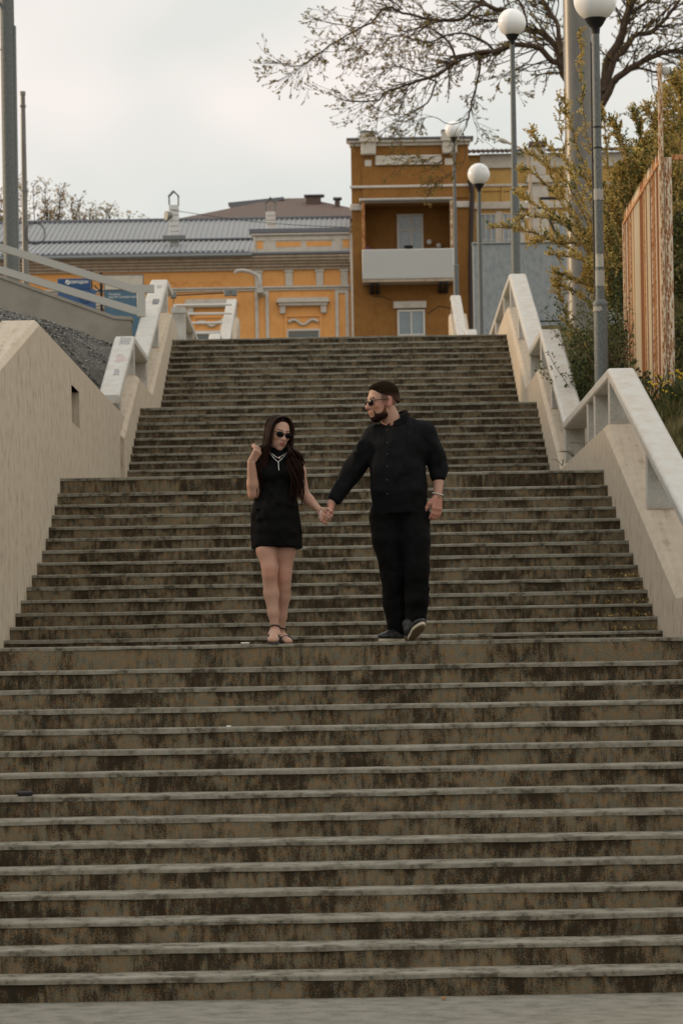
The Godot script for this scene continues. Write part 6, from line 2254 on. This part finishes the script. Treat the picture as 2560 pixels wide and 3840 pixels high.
	for i in 5200:
		var x := rng.randf_range(3.14, 5.2)
		var z := rng.randf_range(30.0, 47.0)
		ga.append(Transform3D(Basis(Vector3.UP, rng.randf() * TAU) * Basis(Vector3.RIGHT, rng.randf_range(-0.5, 0.5)) * Basis().scaled(Vector3.ONE * rng.randf_range(0.6, 1.5)), V(x, bank(x, z) - 0.01, z)))
		gc.append(Color(0.06, 0.065, 0.02).lerp(Color(0.22, 0.18, 0.075) if rng.randf() < 0.55 else Color(0.035, 0.05, 0.015), rng.randf()))
	var gb := B.new()
	for i in 5:
		var a := i * 1.3
		gb.leaf(Vector3(cos(a) * 0.01, 0, sin(a) * 0.01), Vector3(cos(a) * 0.35, 1, sin(a) * 0.35).normalized(), Vector3(-sin(a), 0, cos(a)), 0.14 + 0.03 * (i % 3), 0.008)
	swarm(null, "grass", gb.mesh(), leaf_mat(), ga, gc, true, "dry and green grass tufts on the bank right of the handrail", "grass")
	# a few stalks in the joint of the parapet
	for q in [[2.72, 39.0, "thin grass stalks growing from the joint of the right parapet", 5], [2.69, 40.6, "sparse dry stalks hanging over the right parapet wall", 4], [2.63, 42.2, "dry wisps at the corner where the right parapet turns down", 3]]:
		var sb := B.new()
		for i in q[3]:
			var p := V(q[0], 4.45, q[1] + 0.04 * i)
			var d := Vector3(rng.randf_range(-0.16, 0.02), 0.11, rng.randf_range(-0.02, 0.05))
			sb.tube(PackedVector3Array([p, p + d * 0.7, p + d * 1.2 + Vector3(-0.03, -0.05, 0)]), PackedFloat32Array([0.004, 0.004, 0.002]), 4, false)
		single("grass_stalks", sb, flat(lin(0.09, 0.09, 0.04), 0.8), q[2], "grass stalks")

func build_far_trees() -> void:
	rng.seed = 67
	for t in [[-17.6, 24.2, 2.0, "leafy spring tree behind the roof at the left edge"], [-14.6, 24.6, 2.2, "tallest sparse spring tree behind the ribbed roof, right of the poles"], [-12.6, 23.7, 1.7, "sparse spring tree behind the ribbed roof, second from the right"], [-10.9, 23.3, 1.5, "smallest spring tree behind the ribbed roof, rightmost of the row"]]:
		var th := thing("spring_tree", t[3], "tree", V(t[0], 12.0, 150.0), "trees behind the yellow house")
		var b := B.new()
		b.tube(PackedVector3Array([V(t[0], 12, 150), V(t[0] + 0.1, 16.5, 150), V(t[0], 19.0, 150)]), PackedFloat32Array([0.28, 0.22, 0.12]), 8)
		part(th, "trunk", b, M.bark)
		b = B.new()
		var lf := []
		var lc := []
		for i in 26:
			var a := V(t[0] + rng.randf_range(-0.4, 0.4), rng.randf_range(16.5, 20.0), 150 + rng.randf_range(-0.6, 0.6))
			var top := V(t[0] + rng.randf_range(-t[2], t[2]), t[1] - 2.2 * pow(rng.randf(), 1.2), 150 + rng.randf_range(-1.4, 1.4))
			top.y -= 0.35 * absf(top.x - t[0])
			var pts := smooth_pts(PackedVector3Array([a, a.lerp(top, 0.5) + Vector3((top.x - a.x) * 0.25, -0.2, 0), top]), 5)
			b.tube(pts, radii(pts.size(), 0.05, 0.012), 4, false)
			for s in range(3, pts.size()):
				for q in 5:
					var e := pts[s] + Vector3(rng.randf_range(-0.28, 0.28), rng.randf_range(0.0, 0.4), rng.randf_range(-0.28, 0.28))
					b.tube(PackedVector3Array([pts[s], e]), PackedFloat32Array([0.014, 0.008]), 3, false)
					for w in 3:
						lf.append(Transform3D(rand_basis(rng.randf_range(0.6, 1.2)), e + Vector3(rng.randf_range(-1, 1), rng.randf_range(-1, 1), rng.randf_range(-1, 1)) * 0.12))
						lc.append(Color(0.16, 0.12, 0.05).lerp(Color(0.40, 0.27, 0.09), rng.randf()))
		part(th, "crown", b, M.twig)
		swarm(th, "leaves", leaf_mesh(0.10, 0.055, true), leaf_mat(), lf, lc)

# ---------------------------------------------------------------- ground
const PROFILE := [[-400.0, 0.0], [18.0, 0.0], [23.2, 2.04], [30.7, 2.04], [35.2, 3.97], [43.3, 3.97], [47.45, 5.71], [51.5, 5.71], [56.0, 7.59], [78.0, 7.59], [83.0, 9.46], [89.0, 9.46], [95.0, 11.47], [700.0, 11.47]]
func prof(z: float) -> float:
	return y_on(PROFILE, z)

func bank(x: float, z: float) -> float:
	return prof(z) + lerpf(0.38, 0.1, smoothstep(48.0, 54.0, z)) + minf(0.92 * maxf(0.0, x - 3.12), 1.6) * (1.0 - smoothstep(46.0, 54.0, z)) + 0.05 * sin(x * 5.1 + z * 2.3) + 0.03 * sin(z * 5.0 - x * 3.0)

func gravel_at(x: float, z: float) -> float:
	var edge := 5.36 + minf(0.0, z - 33.2) * 0.55 + 1.75 * smoothstep(45.5, 53.0, z)
	var inner := 5.45 + (z - 34.0) * (0.0937 if z > 34.0 else 0.30) + 0.30 * maxf(0.0, -3.9 - x)
	return lerpf(edge, inner, clampf((-3.58 - x) / 0.9, 0, 1)) + 0.03 * sin(x * 7.0 + z * 3.1) + 0.025 * sin(z * 6.3)

func sheet(xs: Array, zs: Array, h: Callable) -> B:
	var b := B.new()
	for i in zs.size() - 1:
		for k in xs.size() - 1:
			b.quad(V(xs[k], h.call(xs[k], zs[i]), zs[i]), V(xs[k + 1], h.call(xs[k + 1], zs[i]), zs[i]), V(xs[k + 1], h.call(xs[k + 1], zs[i + 1]), zs[i + 1]), V(xs[k], h.call(xs[k], zs[i + 1]), zs[i + 1]))
	return b

func steps_of(a: float, b: float, n: int) -> Array:
	var r := []
	for i in n + 1:
		r.append(lerpf(a, b, float(i) / n))
	return r

func ground_piece(called: String, b: B, m: Material) -> void:
	var o := single(called, b, m, "", "")
	o.set_meta("kind", "structure")

func build_ground() -> void:
	rng.seed = 71
	var zs := []
	for p in PROFILE:
		zs.append(p[0])
	ground_piece("ground", sheet([-500.0, -60.0, -9.5, -3.7, 3.1, 12.0, 60.0, 500.0], zs, func(x, z): return prof(z) - (0.55 if x > -9 and x < 11 else 0.12)), M.soil)
	var b := B.new()
	b.span(-8.0, 8.0, -0.3, 0.0, -25.0, 18.34, 0.0)
	ground_piece("pavement", b, M.pavement)
	ground_piece("grassy_bank", sheet(steps_of(3.08, 12.0, 26), steps_of(20.0, 78.0, 116), bank), M.soil)
	ground_piece("gravel_slope", sheet(steps_of(-12.0, -3.56, 34), steps_of(22.0, 53.2, 90), gravel_at), M.gravel_bed)
	var sb := B.new()
	sb.ball(Vector3.ZERO, Vector3(0.016, 0.011, 0.013), Basis(), 3, 5)
	var at := []
	var col := []
	for i in 26000:
		var x := rng.randf_range(-6.4, -3.56)
		var z := rng.randf_range(38.0, 52.95)
		at.append(Transform3D(rand_basis(rng.randf_range(0.5, 1.5)), V(x, gravel_at(x, z) + 0.004, z)))
		var g := rng.randf_range(0.05, 0.2) if rng.randf() < 0.9 else rng.randf_range(0.2, 0.38)
		col.append(Color(g * 1.03, g, g * 0.95))
	var gm := flat(Color.WHITE, 0.95)
	gm.vertex_color_use_as_albedo = true
	swarm(null, "gravel", sb.mesh(), gm, at, col, true, "dark grey gravel covering the slope between solid wall and ramp wall", "gravel")
	# the street in front of the houses
	b = B.new()
	b.span(-60.0, 60.0, 11.2, 11.474, 95.4, 114.0, 0.0)
	ground_piece("street", b, M.pavement)

func build_litter() -> void:
	rng.seed = 91
	var lm := leaf_mat()
	lm.backlight_enabled = false
	var at := []
	var col := []
	for j in 5:
		var zn: float = 30.68 + j * T
		var y: float = 2.0427 + (j + 1) * R
		for i in 34:
			var x := wall_r(zn) - pow(rng.randf(), 1.6) * 0.55 - 0.02
			at.append(Transform3D(rand_basis(rng.randf_range(0.5, 1.1)), V(x, y + rng.randf_range(0.006, 0.03), zn + T - 0.03 - rng.randf() * 0.22)))
			col.append(Color(0.16, 0.10, 0.03).lerp(Color(0.30, 0.20, 0.06), rng.randf()))
	swarm(null, "fallen_leaves", leaf_mesh(0.04, 0.024), lm, at, col, true, "dry fallen leaves gathered at the right ends of the steps", "fallen leaves")
	for q in [[-0.83, 23.26, 2.046, 0.06, 0.015, 0, "flat pale scrap on the edge of the landing left of the standing couple"], [0.55, 28.9 + 4.6, 0.0, 0.09, 0.02, 0, "white paper strip on a step edge right of the shirted person"], [-0.9, 21.9, 0.0, 0.03, 0.02, 0, "small white crumb on the left of the lower steps"]]:
		var z: float = q[1]
		var y := 2.0427 if z > 23.2 and z < 30 else 0.0
		if y == 0.0:
			var f: Array = FL[1] if z > 30 else FL[0]
			var k := int((z - f[0]) / T)
			y = f[1] + (k + 1) * R
			z = f[0] + k * T + 0.05
		var b := B.new()
		b.box(V(q[0], y + 0.006, z), Vector3(q[3], 0.008, q[4]), 0.002, Basis(Vector3.UP, 0.2))
		single("paper_scrap", b, M.paper, q[6], "litter")
	var k2 := int((20.8 - 18.328) / T)
	var b2 := B.new()
	b2.box(V(-2.16, (k2 + 1) * R + 0.018, 18.328 + k2 * T + 0.05), Vector3(0.10, 0.03, 0.06), 0.008, Basis(Vector3.UP, 0.3))
	single("black_scrap", b2, M.black, "flat black scrap lying on a lower step at the left edge", "litter")
	b2 = B.new()
	b2.box(V(0.42, 0.012, 18.1), Vector3(0.025, 0.012, 0.02), 0.004)
	single("leaf_scrap", b2, flat(lin(0.35, 0.15, 0.03), 0.8), "orange leaf on the pavement at the foot of the lowest step", "litter")

# ---------------------------------------------------------------- sky
func cloud_sky() -> PanoramaSkyMaterial:
	var w := 1024
	var h := 512
	var f := FastNoiseLite.new()
	f.seed = 5
	f.frequency = 1.0
	f.fractal_octaves = 5
	f.noise_type = FastNoiseLite.TYPE_SIMPLEX_SMOOTH
	var im := Image.create(w, h, false, Image.FORMAT_RGBF)
	for y in h:
		var el := PI * (0.5 - (y + 0.5) / h)
		var sy := sin(el)
		for x in w:
			var az := TAU * (x + 0.5) / w
			var d := Vector3(-sin(az) * cos(el), sy, cos(az) * cos(el))
			if sy < -0.02:
				im.set_pixel(x, y, Color(0.20, 0.19, 0.17))
				continue
			# long thin cloud sheets: noise on a plane overhead
			var k := 1.0 / (maxf(sy, 0.0) + 0.16)
			var n := f.get_noise_3d(d.x * k * 1.3, d.z * k * 0.75 + d.x * 0.4, 1.7)
			var n2 := f.get_noise_3d(d.x * k * 4.0 + 9.0, d.z * k * 2.2, 6.1)
			var c := clampf(0.60 - 0.9 * (sy - 0.12) / 0.16 + n * 2.2 + n2 * 0.8, 0, 1) if sy < 0.3 else clampf(0.5 + n * 0.9 + n2 * 0.35, 0, 1)
			var hi := Color(0.965, 0.895, 0.85)
			var lo := Color(0.735, 0.765, 0.73)
			var g := lo.lerp(hi, c)
			var low := clampf(1.0 - sy / 0.16, 0, 1)
			g = g.lerp(Color(0.91, 0.835, 0.75), low * 0.6)
			g = g * (1.0 + 0.5 * smoothstep(0.2, 0.95, sy))
			# broad warm glow round the hidden low sun on the left
			var s := clampf(d.dot(Vector3(-0.93, 0.22, -0.26).normalized()), 0, 1)
			g = g * (1.0 + GLOW * pow(s, 5.0))
			im.set_pixel(x, y, Color(g.r, g.g * (1.0 - 0.03 * s), g.b * (1.0 - 0.07 * s)))
	var m := PanoramaSkyMaterial.new()
	m.panorama = ImageTexture.create_from_image(im)
	return m
const GLOW := 0.6

func _ready() -> void:
	rng.seed = 2024
	# camera: level, long lens with a little rise, rolled one degree
	var cam := Camera3D.new()
	cam.name = "camera"
	add_child(cam)
	cam.position = Vector3(0, 1.8306, 0)
	cam.rotation = Vector3(0, 0, -0.0166)
	cam.keep_aspect = Camera3D.KEEP_HEIGHT
	var near := 0.5
	cam.set_frustum(near * 3840.0 / 12240.0, Vector2(near * (1280.0 - 1358.0) / 12240.0, near * (2518.6 - 1920.0) / 12240.0), near, 900.0)
	cam.current = true
	var env := Environment.new()
	env.background_mode = Environment.BG_SKY
	env.sky = Sky.new()
	env.sky.sky_material = cloud_sky()
	env.tonemap_mode = Environment.TONE_MAPPER_LINEAR
	env.tonemap_exposure = 1.0
	env.sdfgi_enabled = true
	env.ssao_enabled = true
	env.ssil_enabled = true
	var we := WorldEnvironment.new()
	we.name = "world_environment"
	we.environment = env
	var ca := CameraAttributesPhysical.new()
	ca.frustum_focal_length = 115.0
	ca.frustum_focus_distance = 23.5
	ca.exposure_aperture = 7.1
	we.camera_attributes = ca
	add_child(we)
	var sun := DirectionalLight3D.new()
	sun.name = "sun"
	sun.light_energy = 0.85
	sun.light_color = Color(1.0, 0.86, 0.68)
	sun.light_angular_distance = 8.0
	sun.shadow_enabled = true
	add_child(sun)
	sun.look_at_from_position(Vector3(-0.93, 0.22, -0.26) * 10.0, Vector3.ZERO)
	make_materials()
	M.grey_rail = flat(lin(0.43, 0.425, 0.39), 0.55)
	build_ground()
	build_stairs()
	build_parapets()
	build_ramp()
	build_yellow_house()
	build_brown_house()
	build_ochre_house()
	build_sand_house()
	build_back_wall()
	build_poles()
	build_signs()
	build_fence()
	build_tree()
	build_far_trees()
	build_bushes()
	build_man()
	build_woman()
	build_litter()
	# people stand true to the leaning camera's measurements
	for c in get_children():
		if c.name.begins_with("person"):
			c.rotation.z = -0.0166
